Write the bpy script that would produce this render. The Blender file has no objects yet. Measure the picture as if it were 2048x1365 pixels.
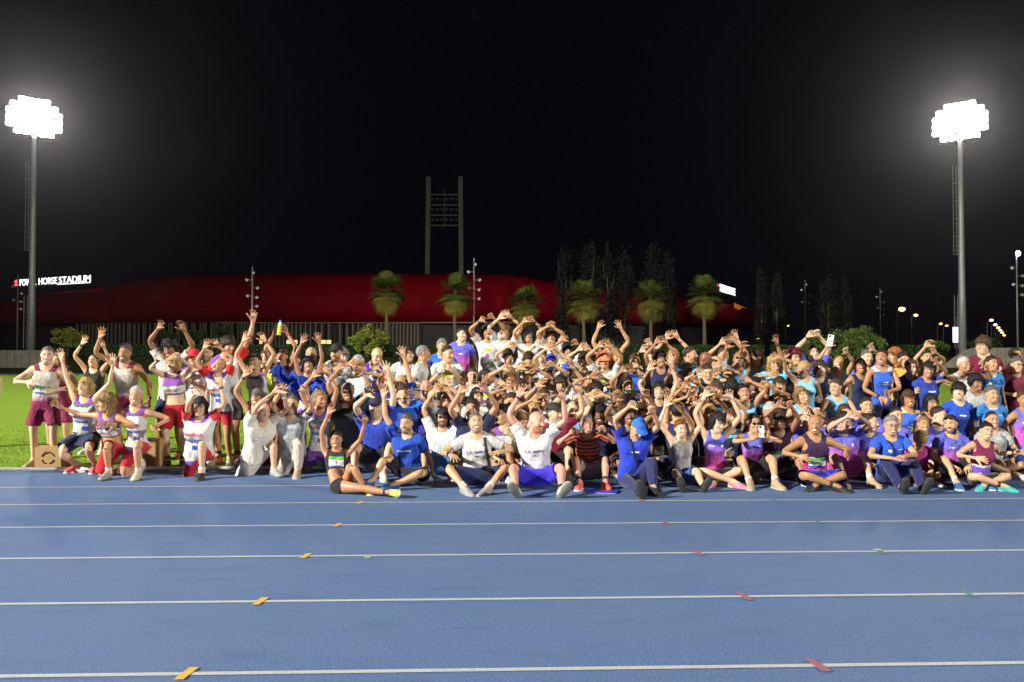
import bpy, bmesh, math, random
import numpy as np
from mathutils import Vector, Matrix
random.seed(7); rng = np.random.RandomState(11)
sc = bpy.context.scene; COL = sc.collection; rad = math.radians
# ---------------------------------------------------------------- camera, night sky, exposure
FPX, HOR, CAMZ = 1630., 720., 1.57            # focal length in photo pixels (2048 wide), horizon row, eye height
cam = bpy.data.cameras.new('camera'); camo = bpy.data.objects.new('camera', cam); COL.objects.link(camo)
cam.sensor_width = 36; cam.lens = FPX / 2048 * 36; cam.clip_end = 3000
PITCH = math.atan((HOR - 682.5) / FPX); camo.location = (0, 0, CAMZ); camo.rotation_euler = (math.pi / 2 + PITCH, 0, 0); sc.camera = camo
w = bpy.data.worlds.new('World'); sc.world = w; w.use_nodes = True; wn = w.node_tree
sky = wn.nodes.new('ShaderNodeTexSky'); sky.sky_type = 'NISHITA'; sky.sun_disc = False; sky.sun_elevation = rad(-7); sky.sun_rotation = rad(200); sky.altitude = 20
bg = wn.nodes['Background']; bg.inputs['Strength'].default_value = .05
mx = wn.nodes.new('ShaderNodeMix'); mx.data_type = 'RGBA'; mx.blend_type = 'ADD'; mx.inputs[0].default_value = 1; mx.inputs[7].default_value = (.034, .028, .052, 1)   # city glow on the night air
wn.links.new(sky.outputs[0], mx.inputs[6]); wn.links.new(mx.outputs[2], bg.inputs['Color'])
sc.view_settings.view_transform = 'Standard'; sc.view_settings.look = 'None'; sc.view_settings.exposure = 0.; sc.view_settings.gamma = 1
FLOOD = [(-66, -24, 30, 680000), (72, -40, 30, 260000), (-59, 100, 31, 75000), (55.3, 100, 30.5, 75000)]   # four flood towers round the track; the first two stand behind the camera
def ray(px, py):
    v = Vector(((px - 1024) / FPX, 1, -(py - 682.5) / FPX)); v = Matrix.Rotation(PITCH, 3, 'X') @ v; return np.array(v / v.y)
def at(px, py, Y): return np.array([0, 0, CAMZ]) + ray(px, py) * Y
def ground(px, py, z=0): r = ray(px, py); return np.array([0, 0, CAMZ]) + r * ((z - CAMZ) / r[2])
# ---------------------------------------------------------------- helpers
def tag(o, label=None, cat=None, group=None, kind=None):
    if label: o['label'] = label
    if cat: o['category'] = cat
    if group: o['group'] = group
    if kind: o['kind'] = kind
    return o
def obj(name, me, m=None, parent=None, mx=None):
    o = bpy.data.objects.new(name, me); COL.objects.link(o)
    if m is not None and me is not None:
        if not me.materials: me.materials.append(m)
        elif me.materials[0] is not m: o.material_slots[0].link = 'OBJECT'; o.material_slots[0].material = m
    if parent is not None: o.parent = parent
    if mx is not None: o.matrix_basis = mx
    return o
def empty(name, loc=(0, 0, 0)):
    o = bpy.data.objects.new(name, None); COL.objects.link(o); o.location = tuple(map(float, loc)); o.empty_display_size = .1; return o
class MB:
    def __init__(s): s.v = []; s.f = []
    def add(s, v, f): n = len(s.v); s.v += [tuple(map(float, q)) for q in v]; s.f += [tuple(i + n for i in q) for q in f]
    def box(s, lo, hi, M=None):
        v = [(x, y, z) for x in (lo[0], hi[0]) for y in (lo[1], hi[1]) for z in (lo[2], hi[2])]
        if M is not None: v = [tuple(M @ Vector(q)) for q in v]
        s.add(v, [(0, 1, 3, 2), (4, 6, 7, 5), (0, 4, 5, 1), (2, 3, 7, 6), (0, 2, 6, 4), (1, 5, 7, 3)])
    def tube(s, pts, r, n=8, cap=True):
        pts = [np.array(p, float) for p in pts]; rs = r if hasattr(r, '__len__') else [r] * len(pts); v = []; f = []
        for i, p in enumerate(pts):
            t = nrm(pts[min(i + 1, len(pts) - 1)] - pts[max(i - 1, 0)]); a = nrm(np.cross(t, (0, 0, 1) if abs(t[2]) < .9 else (0, 1, 0))); b = np.cross(t, a)
            v += [tuple(p + rs[i] * (a * math.cos(q * 6.28319 / n) + b * math.sin(q * 6.28319 / n))) for q in range(n)]
        for i in range(len(pts) - 1): f += [(i * n + q, i * n + (q + 1) % n, (i + 1) * n + (q + 1) % n, (i + 1) * n + q) for q in range(n)]
        if cap: f += [tuple(range(n))[::-1], tuple(range((len(pts) - 1) * n, len(pts) * n))]
        s.add(v, f)
    def mesh(s, name, smooth=False):
        me = bpy.data.meshes.new(name); me.from_pydata(s.v, [], s.f); me.update()
        if smooth: me.polygons.foreach_set('use_smooth', [True] * len(me.polygons))
        return me
class X:                                  # small helper to write shader maths
    nt = None
    def __init__(s, k): s.k = k
    @staticmethod
    def m(op, *a):
        n = X.nt.nodes.new('ShaderNodeMath'); n.operation = op
        for i, q in enumerate(a):
            if isinstance(q, X): X.nt.links.new(q.k, n.inputs[i])
            else: n.inputs[i].default_value = q
        return X(n.outputs[0])
    def __add__(s, o): return X.m('ADD', s, o)
    __radd__ = __add__
    def __sub__(s, o): return X.m('SUBTRACT', s, o)
    def __rsub__(s, o): return X.m('SUBTRACT', o, s)
    def __mul__(s, o): return X.m('MULTIPLY', s, o)
    __rmul__ = __mul__
    def __truediv__(s, o): return X.m('DIVIDE', s, o)
    def abs(s): return X.m('ABSOLUTE', s)
    def lt(s, o): return X.m('LESS_THAN', s, o)
    def gt(s, o): return X.m('GREATER_THAN', s, o)
    def ss(s, a, b):
        n = X.nt.nodes.new('ShaderNodeMapRange'); n.interpolation_type = 'SMOOTHSTEP'; X.nt.links.new(s.k, n.inputs[0]); n.inputs[1].default_value = a; n.inputs[2].default_value = b; return X(n.outputs[0])
    def ell(s, c, r, z, cz, rz): return 1. - ((s - c) / r * ((s - c) / r) + (z - cz) / rz * ((z - cz) / rz))
def cmix(f, a, b, bt='MIX'):
    n = X.nt.nodes.new('ShaderNodeMix'); n.data_type = 'RGBA'; n.blend_type = bt
    for sk, q in ((n.inputs[0], f), (n.inputs[6], a), (n.inputs[7], b)):
        if isinstance(q, X): X.nt.links.new(q.k, sk)
        elif isinstance(q, (tuple, list)): sk.default_value = (*q, 1)
        else: sk.default_value = q
    return X(n.outputs[2])
def xyz(k): n = X.nt.nodes.new('ShaderNodeSeparateXYZ'); X.nt.links.new(k.k, n.inputs[0]); return [X(o) for o in n.outputs]
def attr(name, typ='GEOMETRY', out='Vector'): n = X.nt.nodes.new('ShaderNodeAttribute'); n.attribute_type = typ; n.attribute_name = name; return X(n.outputs[out])
def coord(k='Object'): return X(X.nt.nodes.new('ShaderNodeTexCoord').outputs[k])
def noise(scale, v=None, detail=4, rough=.55, st=(1, 1, 1), out=0):
    n = X.nt.nodes.new('ShaderNodeTexNoise'); n.inputs['Scale'].default_value = scale; n.inputs['Detail'].default_value = detail; n.inputs['Roughness'].default_value = rough
    if v is not None:
        if st != (1, 1, 1): q = X.nt.nodes.new('ShaderNodeMapping'); q.inputs['Scale'].default_value = st; X.nt.links.new(v.k, q.inputs[0]); X.nt.links.new(q.outputs[0], n.inputs[0])
        else: X.nt.links.new(v.k, n.inputs[0])
    return X(n.outputs[out])
def mat(name, col=None, rough=.6, bump=None, metal=0, spec=.5, emit=None, es=0, sheen=0, **kw):
    """col and bump may be functions that build nodes"""
    m = bpy.data.materials.new(name); m.use_nodes = True; nt = m.node_tree; X.nt = nt; b = nt.nodes['Principled BSDF']
    c = col() if callable(col) else col
    if isinstance(c, X): nt.links.new(c.k, b.inputs['Base Color'])
    elif c is not None: b.inputs['Base Color'].default_value = (*c, 1)
    r = rough() if callable(rough) else rough
    if isinstance(r, X): nt.links.new(r.k, b.inputs['Roughness'])
    else: b.inputs['Roughness'].default_value = r
    b.inputs['Metallic'].default_value = metal; b.inputs['Specular IOR Level'].default_value = spec
    if sheen: b.inputs['Sheen Weight'].default_value = sheen
    if emit: b.inputs['Emission Color'].default_value = (*emit, 1); b.inputs['Emission Strength'].default_value = es
    if bump:
        h, st, di = bump(); n = nt.nodes.new('ShaderNodeBump'); n.inputs['Strength'].default_value = st; n.inputs['Distance'].default_value = di; nt.links.new(h.k, n.inputs['Height']); nt.links.new(n.outputs[0], b.inputs['Normal'])
    for k, v in kw.items(): setattr(m, k, v)
    return m
def text_mesh(s, size=1., font_res=2, extrude=0, bold=0, cache={}):
    k = (s, size, extrude, bold)
    if k in cache: return cache[k]
    c = bpy.data.curves.new('t', 'FONT'); c.body = s; c.size = size; c.align_x = 'CENTER'; c.align_y = 'CENTER'; c.resolution_u = font_res; c.extrude = extrude; c.offset = bold
    o = bpy.data.objects.new('t', c); COL.objects.link(o); ev = o.evaluated_get(bpy.context.evaluated_depsgraph_get()); m = ev.to_mesh(); m.calc_loop_triangles()
    V = np.array([tuple(v.co) for v in m.vertices]); F = np.array([tuple(t.vertices) for t in m.loop_triangles]); ev.to_mesh_clear(); bpy.data.objects.remove(o); bpy.data.curves.remove(c); cache[k] = (V, F); return V, F
# ---------------------------------------------------------------- human builder
# A body is one surface grown from a distance field in a T pose and then posed by its bones.
def S(a, b, x):
    t = np.clip((x - a) / (b - a), 0, 1); return t * t * (3 - 2 * t)
def smin(a, b, k):
    h = np.maximum(k - np.abs(a - b), 0) / k; return np.minimum(a, b) - h * h * k * .25
def wob(P, f, seed=0, n=7):
    r = np.random.RandomState(seed); o = 0
    for _ in range(n):
        k = r.normal(size=3) * f; o = o + np.sin(P[..., 0] * k[0] + P[..., 1] * k[1] + P[..., 2] * k[2] + r.uniform(0, 6.28))
    return o / n
class Field:
    def __init__(s, xs, ys, zs):
        s.a = [np.asarray(v, np.float32) for v in (xs, ys, zs)]; s.D = np.full([len(v) for v in s.a], 1., np.float32)
    def blk(s, lo, hi):
        sl = tuple(slice(max(0, np.searchsorted(v, l) - 1), np.searchsorted(v, h) + 1) for v, l, h in zip(s.a, lo, hi))
        g = np.meshgrid(*[v[q] for v, q in zip(s.a, sl)], indexing='ij', sparse=True); return sl, g
    def put(s, sl, d, k, op):
        D = s.D[sl]
        s.D[sl] = smin(D, d, k) if op == '+' else -smin(-D, d, k)
    def ell(s, c, r, k=.02, op='+'):
        m = k + .03; sl, g = s.blk([c[i] - r[i] - m for i in range(3)], [c[i] + r[i] + m for i in range(3)])
        q = [(g[i] - c[i]) for i in range(3)]
        k0 = np.sqrt(sum((q[i] / r[i]) ** 2 for i in range(3))) + 1e-6; k1 = np.sqrt(sum((q[i] / r[i] ** 2) ** 2 for i in range(3))) + 1e-6
        s.put(sl, k0 * (k0 - 1) / k1, k, op)
    def cone(s, a, b, ra, rb, k=.02, sc=(1, 1, 1), op='+'):
        m = max(ra, rb) * 1.6 + k + .02; a = np.array(a, float); b = np.array(b, float)
        sl, g = s.blk(np.minimum(a, b) - m, np.maximum(a, b) + m); ba = b - a; L = (ba * ba).sum()
        t = np.clip(sum((g[i] - a[i]) * ba[i] for i in range(3)) / L, 0, 1)
        d = np.sqrt(sum(((g[i] - a[i] - t * ba[i]) / sc[i]) ** 2 for i in range(3))) - (ra + (rb - ra) * t)
        s.put(sl, d, k, op)
    def loft(s, ax, keys, k=.02, n=2., inf=0.):
        keys = np.array(keys, float); t = keys[:, 0]; o = [i for i in range(3) if i != ax]
        lo = [0] * 3; hi = [0] * 3; m = .06; lo[ax], hi[ax] = min(t) - m, max(t) + m
        for j in (0, 1): lo[o[j]] = (keys[:, 1 + j] - keys[:, 3 + j]).min() - m - inf; hi[o[j]] = (keys[:, 1 + j] + keys[:, 3 + j]).max() + m + inf
        sl, g = s.blk(lo, hi); u = g[ax]
        # smooth interpolation of the keys
        uu = np.linspace(t[0], t[-1], 200); ks = [np.interp(uu, t, keys[:, j]) for j in range(1, 5)]
        w = np.hanning(17); w /= w.sum(); ks = [np.convolve(np.pad(q, 8, 'edge'), w, 'valid') for q in ks]
        c1, c2, r1, r2 = [np.interp(u, uu, q) for q in ks]; r1 = r1 + inf; r2 = r2 + inf
        q = ((np.abs(g[o[0]] - c1) / r1) ** n + (np.abs(g[o[1]] - c2) / r2) ** n) ** (1 / n)
        d = (q - 1) * np.minimum(r1, r2); d = np.maximum(d, np.maximum(t[0] - u, u - t[-1]))
        s.put(sl, d, k, '+')
    def nets(s):
        D = s.D; A = s.a; I = D < 0; n = D.shape
        c = [I[i:n[0] - 1 + i, j:n[1] - 1 + j, k:n[2] - 1 + k] for i in (0, 1) for j in (0, 1) for k in (0, 1)]
        cnt = sum(q.astype(np.int8) for q in c); act = (cnt > 0) & (cnt < 8); ix = np.argwhere(act)
        idx = np.full(act.shape, -1, np.int64); idx[act] = np.arange(len(ix))
        P = np.zeros((len(ix), 3)); W = np.zeros(len(ix))
        cs = [(i, j, k) for i in (0, 1) for j in (0, 1) for k in (0, 1)]
        for a in cs:
            for d in range(3):
                if a[d]: continue
                b = list(a); b[d] = 1; ia = ix + np.array(a); ib = ix + np.array(b)
                va = D[ia[:, 0], ia[:, 1], ia[:, 2]]; vb = D[ib[:, 0], ib[:, 1], ib[:, 2]]; m = (va < 0) != (vb < 0)
                t = np.where(m, va / np.where(m, va - vb, 1), 0)
                pa = np.stack([A[q][ia[:, q]] for q in range(3)], 1); pb = np.stack([A[q][ib[:, q]] for q in range(3)], 1)
                P += np.where(m[:, None], pa + (pb - pa) * t[:, None], 0); W += m
        P /= W[:, None]; F = []
        for d in range(3):
            e, f = [q for q in range(3) if q != d]; s0 = [slice(None)] * 3; s1 = [slice(None)] * 3; s0[d] = slice(0, -1); s1[d] = slice(1, None)
            ch = I[tuple(s0)] != I[tuple(s1)]; w = np.argwhere(ch); w = w[(w[:, e] > 0) & (w[:, f] > 0) & (w[:, e] < n[e] - 1) & (w[:, f] < n[f] - 1)]
            def at(de, df): q = w.copy(); q[:, e] += de; q[:, f] += df; return idx[q[:, 0], q[:, 1], q[:, 2]]
            Q = np.stack([at(-1, -1), at(0, -1), at(0, 0), at(-1, 0)], 1)
            fl = I[tuple(s0)][w[:, 0], w[:, 1], w[:, 2]]
            if d == 1: fl = ~fl
            Q[~fl] = Q[~fl][:, ::-1]; F.append(Q)
        return P, np.concatenate(F)
def newmesh(name, V, F):
    me = bpy.data.meshes.new(name); V = np.asarray(V, np.float32); F = np.asarray(F, np.int32); k = F.shape[1]
    me.vertices.add(len(V)); me.vertices.foreach_set('co', V.ravel()); me.loops.add(F.size); me.loops.foreach_set('vertex_index', F.ravel())
    me.polygons.add(len(F)); me.polygons.foreach_set('loop_start', np.arange(0, F.size, k, dtype=np.int32))
    me.polygons.foreach_set('use_smooth', np.ones(len(F), bool)); me.update(calc_edges=True); return me
def decimate(V, F, tris, sm=0):
    me = newmesh('tmp', V, F); o = bpy.data.objects.new('tmp', me); bpy.context.scene.collection.objects.link(o)
    if sm:
        q = o.modifiers.new('s', 'SMOOTH'); q.iterations = sm; q.factor = .5
    q = o.modifiers.new('t', 'TRIANGULATE'); d = o.modifiers.new('d', 'DECIMATE'); d.ratio = min(1, tris / (len(F) * (np.asarray(F).shape[1] - 2.)))
    ev = o.evaluated_get(bpy.context.evaluated_depsgraph_get()); m = ev.to_mesh()
    V2 = np.empty(len(m.vertices) * 3, np.float32); m.vertices.foreach_get('co', V2); m.calc_loop_triangles()
    F2 = np.empty(len(m.loop_triangles) * 3, np.int32); m.loop_triangles.foreach_get('vertices', F2); ev.to_mesh_clear()
    bpy.data.objects.remove(o); bpy.data.meshes.remove(me); return V2.reshape(-1, 3).astype(float), F2.reshape(-1, 3)
def vnormals(V, F):
    n = np.cross(V[F[:, 1]] - V[F[:, 0]], V[F[:, 2]] - V[F[:, 0]]); N = np.zeros_like(V)
    for j in range(3): np.add.at(N, F[:, j], n)
    return N / (np.linalg.norm(N, axis=1, keepdims=True) + 1e-12)
def clip(V, F, s):                       # keep the part of a triangle mesh where the scalar s > 0, cut cleanly
    V = list(map(tuple, V)); out = []; new = {}
    keep = s > 0; c = keep[F].sum(1); out = F[c == 3].tolist()
    def cut(a, b):
        k = (min(a, b), max(a, b))
        if k not in new:
            t = s[a] / (s[a] - s[b]); new[k] = len(V); V.append(tuple(V[a][i] + (V[b][i] - V[a][i]) * t for i in range(3)))
        return new[k]
    for f in F[(c > 0) & (c < 3)].tolist():
        p = []
        for i in range(3):
            a, b = f[i], f[(i + 1) % 3]
            if keep[a]: p.append(a)
            if keep[a] != keep[b]: p.append(cut(a, b))
        out.append(p[:3])
        if len(p) == 4: out.append([p[0], p[2], p[3]])
    F = np.array(out); u, inv = np.unique(F, return_inverse=True); return np.array(V)[u], inv.reshape(F.shape)
def rim(V, F, depth):                    # turn the open edges inward so that cloth has an edge with thickness
    e = np.concatenate([F[:, [0, 1]], F[:, [1, 2]], F[:, [2, 0]]]); k = np.sort(e, 1); key = k[:, 0] * 10 ** 6 + k[:, 1]
    _, i, c = np.unique(key, return_index=True, return_counts=True); b = e[i[c == 1]]
    N = vnormals(V, F); u, inv = np.unique(b, return_inverse=True); inv = inv.reshape(b.shape); n0 = len(V)
    V2 = np.concatenate([V, V[u] - N[u] * depth]); A, B = b[:, 0], b[:, 1]; a, bb = inv[:, 0] + n0, inv[:, 1] + n0
    return V2, np.concatenate([F, np.stack([B, A, a], 1), np.stack([B, a, bb], 1)])
def largest(V, F):                       # keep the biggest connected piece
    l = np.arange(len(V))
    while True:
        m = l[F].min(1); n = l.copy()
        for j in range(3): np.minimum.at(n, F[:, j], m)
        n = n[n]
        if (n == l).all(): break
        l = n
    k = np.bincount(l[F[:, 0]]).argmax(); F = F[l[F[:, 0]] == k]; u, inv = np.unique(F, return_inverse=True); return V[u], inv.reshape(F.shape)
class Lap:
    def __init__(s, F, n):
        e = np.unique(np.sort(np.concatenate([F[:, [0, 1]], F[:, [1, 2]], F[:, [2, 0]]]), 1), axis=0)
        s.i = np.concatenate([e[:, 0], e[:, 1]]); s.j = np.concatenate([e[:, 1], e[:, 0]]); s.n = n; s.c = np.bincount(s.i, minlength=n)[:, None] + 1e-9
    def __call__(s, V, m, it):
        for _ in range(it):
            a = np.stack([np.bincount(s.i, V[s.j, q], s.n) for q in range(3)], 1) / s.c; V = V + (a - V) * m
        return V
# joints of the T pose, facing -Y
SK = dict(sx=.182, zs=1.432, el=.465, wr=.72, hip=.092, hz=.915, kz=.5, az=.085)
FING = {}
def fingers():
    z0 = SK['zs']; L = [(.818, .033, 9, .076, .0092), (.824, .0115, 3, .085, .0095), (.82, -.011, -4, .078, .009), (.81, -.032, -12, .061, .008)]
    o = [((.752, -.006, z0 + .028), (.793, -.028, z0 + .062), (.822, -.036, z0 + .083), .0125, .010)]
    for x, dz, an, ln, r in L:
        c, s = math.cos(math.radians(an)), math.sin(math.radians(an)); a = np.array((x, .012, z0 + dz)); d = np.array((c, 0, s))
        o.append((tuple(a), tuple(a + d * ln * .52), tuple(a + d * ln), r, r * .84))
    return o
FG = fingers()
TORSO = {'m': [(.83, 0, .012, .14, .10), (.88, 0, .012, .163, .112), (.94, 0, .012, .168, .118), (1.0, 0, .008, .156, .11), (1.08, 0, .002, .145, .103), (1.16, 0, 0, .15, .106),
               (1.25, 0, 0, .165, .116), (1.33, 0, .002, .172, .118), (1.40, 0, .01, .16, .105), (1.45, 0, .018, .115, .078), (1.49, 0, .022, .062, .06)],
         'f': [(.83, 0, .012, .145, .10), (.88, 0, .012, .172, .115), (.94, 0, .012, .17, .115), (1.0, 0, .008, .145, .10), (1.08, 0, .002, .122, .088), (1.16, 0, 0, .125, .09),
               (1.25, 0, 0, .142, .10), (1.33, 0, .002, .15, .10), (1.40, 0, .01, .143, .09), (1.45, 0, .018, .10, .068), (1.49, 0, .022, .052, .052)]}
def limb_keys(sex, g=1.):
    k = .89 if sex == 'm' else .77
    arm = [(.12, .013, SK['zs'] - .004, .055 * k, .055 * k), (.2, .013, SK['zs'], .058 * k, .058 * k), (.27, .013, SK['zs'], .052 * k, .054 * k), (.36, .013, SK['zs'], .047 * k, .049 * k), (.44, .013, SK['zs'], .04 * k, .041 * k),
           (.475, .018, SK['zs'], .042 * k, .04 * k), (.53, .013, SK['zs'], .042 * k, .043 * k), (.6, .013, SK['zs'], .036 * k, .037 * k), (.68, .013, SK['zs'], .026 * k, .029 * k), (.735, .013, SK['zs'], .021, .028 * k + .002)]
    leg = [(.07, .115, .02, .031, .038), (.12, .115, .02, .031, .036), (.2, .114, .018, .037, .042), (.3, .112, .02, .047, .053), (.37, .111, .022, .052, .06), (.44, .11, .012, .05, .057), (.5, .109, 0, .051, .058),
           (.56, .107, 0, .056, .064), (.64, .103, .002, .068, .077), (.74, .098, .006, .078, .086), (.82, .092, .01, .084, .094), (.9, .085, .012, .082, .098)]
    return arm, leg
def body_field(sex):
    xs = np.concatenate([np.arange(-.925, -.70, .004), np.arange(-.70, -.12, .012), np.arange(-.12, .12, .006), np.arange(.12, .70, .012), np.arange(.70, .926, .004)])
    zs = np.concatenate([np.arange(-.02, .12, .009), np.arange(.12, 1.36, .014), np.arange(1.36, 1.54, .0035), np.arange(1.54, 1.785, .0055)])
    ys = np.arange(-.2, .19, .0058); f = Field(xs, ys, zs); z0 = SK['zs']
    f.loft(2, TORSO[sex], .02, 2.3); arm, leg = limb_keys(sex); m = sex == 'm'
    f.loft(2, [(1.42, 0, .024, .066 if m else .054, .062 if m else .052), (1.5, 0, .022, .056 if m else .046, .058 if m else .05), (1.6, 0, .01, .054 if m else .046, .056 if m else .05)], .04)
    for s in (-1, 1):
        if m: f.ell((s * .078, -.082, 1.335), (.088, .042, .062), .04)
        else: f.ell((s * .07, -.088, 1.29), (.062, .056, .062), .03)
        f.ell((s * .078, .075, .895), (.085, .07, .09), .05)
        f.cone((s * .04, .03, 1.5), (s * (.165 if m else .15), .018, 1.452), .04, .036, .05)
        f.ell((s * SK['sx'] * (1.05 if m else 1.), .013, z0), (.06 if m else .052,) * 3, .04)
        f.loft(0, [(s * a, b, c, d, e) for a, b, c, d, e in arm][::s], .035); f.loft(2, [(a, s * b, c, d, e) for a, b, c, d, e in leg], .03)
        # hand: palm towards -Y, thumb up
        f.loft(0, [(s * a, b, c, d, e) for a, b, c, d, e in [(.72, .013, z0, .019, .028), (.75, .012, z0, .0165, .034), (.79, .012, z0, .0165, .041), (.825, .012, z0, .0135, .042), (.836, .012, z0, .011, .038)]][::s], .012, 2.4)
        f.cone((s * .745, .004, z0 + .02), (s * .785, -.016, z0 + .042), .017, .014, .015)
        for a, b, c, r1, r2 in FG:
            q = lambda v: (s * v[0], v[1], v[2])
            f.cone(q(a), q(b), r1, (r1 + r2) / 2, .005); f.cone(q(b), q(c), (r1 + r2) / 2, r2, .005)
        f.cone((s * .113, .05, .036), (s * .122, -.09, .03), .037, .034, .02, (1, 1, .9)); f.cone((s * .12, -.09, .026), (s * .126, -.155, .02), .036, .026, .02, (1.15, 1, .75)); f.cone((s * .114, .02, .1), (s * .12, -.06, .05), .036, .03, .03)
    # head
    f.ell((0, .008, 1.662), (.075, .096, .095), .02); f.ell((0, -.03, 1.60), (.058, .064, .082), .04)
    f.ell((0, -.07, 1.545), (.026, .026, .024), .03)
    for s in (-1, 1):
        f.ell((s * .04, -.062, 1.602), (.026, .026, .03), .02); f.cone((s * .053, -.005, 1.575), (s * .02, -.07, 1.543), .018, .018, .025)
        f.ell((s * .031, -.112, 1.647), (.017, .022, .0135), .014, '-'); f.ell((s * .031, -.0795, 1.647), (.0145,) * 3, .004)
        f.cone((s * .012, -.094, 1.668), (s * .048, -.082, 1.668), .008, .007, .012)
        f.ell((s * .077, .012, 1.635), (.01, .02, .031), .008); f.ell((s * .011, -.106, 1.603), (.009, .011, .008), .006)
    f.cone((0, -.092, 1.655), (0, -.118, 1.606), .0075, .0105, .012)
    f.ell((0, -.09, 1.575), (.024, .012, .006), .008); f.ell((0, -.088, 1.562), (.021, .012, .007), .008)
    return f
# ---- bones
BN = ['pelvis', 'abd', 'chest', 'neck', 'head']
for _s in 'LR': BN += [_s + q for q in ['clav', 'uarm', 'farmA', 'farmB', 'hand'] + ['f%d%s' % (i, j) for i in range(5) for j in 'ab'] + ['thA', 'thB', 'shin', 'foot']]
BI = {n: i for i, n in enumerate(BN)}; NB = len(BN)
RH = {'pelvis': (0, 0, SK['hz']), 'abd': (0, .01, 1.03), 'chest': (0, .012, 1.17), 'neck': (0, .02, 1.465), 'head': (0, .012, 1.545)}
for _s, _q in (('L', 1), ('R', -1)):
    RH.update({_s + 'clav': (_q * .03, .01, 1.425), _s + 'uarm': (_q * SK['sx'], .013, SK['zs']), _s + 'farmA': (_q * SK['el'], .013, SK['zs']), _s + 'farmB': (_q * SK['el'], .013, SK['zs']), _s + 'hand': (_q * SK['wr'], .013, SK['zs']),
               _s + 'thA': (_q * SK['hip'], .005, SK['hz']), _s + 'thB': (_q * SK['hip'], .005, SK['hz']), _s + 'shin': (_q * .109, .003, SK['kz']), _s + 'foot': (_q * .115, .02, SK['az'])})
    for _i, (_a, _b, _c, _r, _t) in enumerate(FG): RH[_s + 'f%da' % _i] = (_q * _a[0], _a[1], _a[2]); RH[_s + 'f%db' % _i] = (_q * _b[0], _b[1], _b[2])
RH = {k: np.array(v, float) for k, v in RH.items()}
def weights(P):
    x, y, z = P.T; ax = np.abs(x); W = np.zeros((len(P), NB)); sx, zs = SK['sx'], SK['zs']
    A = S(sx - .06, sx + .055, ax) * S(zs - .17, zs - .06, z); C = S(.04, sx - .02, ax) * S(zs - .13, zs - .03, z) * (1 - A) * .85 * (1 - S(1.5, 1.54, z))
    T = 1 - A - C; ze = z + .6 * np.maximum(0, -y - .03) * S(1.42, 1.52, z)
    L = (1 - S(.80, .985, z + .25 * np.maximum(0, y) - .1 * np.minimum(ax - .09, 0)))
    up = [S(.97, 1.1, z), S(1.1, 1.27, z), S(1.45, 1.51, ze), S(1.515, 1.565, ze)]
    W[:, 0] = (1 - up[0]); W[:, 1] = up[0] * (1 - up[1]); W[:, 2] = up[1] * (1 - up[2]); W[:, 3] = up[2] * (1 - up[3]); W[:, 4] = up[3]
    W[:, :5] *= (T * (1 - L))[:, None]
    for s, q in (('L', 1), ('R', -1)):
        sd = S(-.018, .018, q * x) if True else 0; arm = A * (q * x > 0); W[:, BI[s + 'clav']] = C * (q * x > 0)
        e = S(SK['el'] - .026, SK['el'] + .026, ax); fb = S(SK['el'] + .06, SK['wr'] - .03, ax); h = S(SK['wr'] - .022, SK['wr'] + .022, ax)
        W[:, BI[s + 'uarm']] = arm * (1 - e); W[:, BI[s + 'farmA']] = arm * e * (1 - fb); W[:, BI[s + 'farmB']] = arm * e * fb * (1 - h); hw = arm * h
        pts = np.nonzero((hw > .5) & (ax > .745))[0]; used = np.zeros(len(P))
        if len(pts):
            p = P[pts] * np.array([q, 1, 1]); best = np.full(len(pts), 9.); wa = np.zeros((len(pts), 10))
            for i, (a, b, c, r1, r2) in enumerate(FG):
                a, b, c = map(np.array, (a, b, c)); d = c - a; ln = np.linalg.norm(d); d = d / ln; t = (p - a) @ d; dist = np.linalg.norm(p - a - np.clip(t, 0, ln)[:, None] * d, axis=1)
                ok = (dist < best) & (dist < r1 + (.006 if i else .008)) & (t > -.012); best = np.where(ok, dist, best); l1 = np.linalg.norm(b - a)
                pr = S(-.012, .012, t); di = S(l1 - .01, l1 + .01, t); w = np.zeros_like(wa); w[:, 2 * i] = pr * (1 - di); w[:, 2 * i + 1] = pr * di; wa[ok] = w[ok]
            for i in range(5):
                for j in (0, 1): W[pts, BI[s + 'f%d%s' % (i, 'ab'[j])]] = wa[:, 2 * i + j] * hw[pts]
            used[pts] = wa.sum(1)
        W[:, BI[s + 'hand']] = hw * (1 - used)
        lg = L * T * sd; kn = 1 - S(.455, .545, z); ft = 1 - S(.07, .125, z); tb = 1 - S(.56, .84, z)
        W[:, BI[s + 'thA']] = lg * (1 - tb); W[:, BI[s + 'thB']] = lg * tb * (1 - kn); W[:, BI[s + 'shin']] = lg * kn * (1 - ft); W[:, BI[s + 'foot']] = lg * kn * ft
    return W / (W.sum(1, keepdims=True) + 1e-9)
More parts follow.
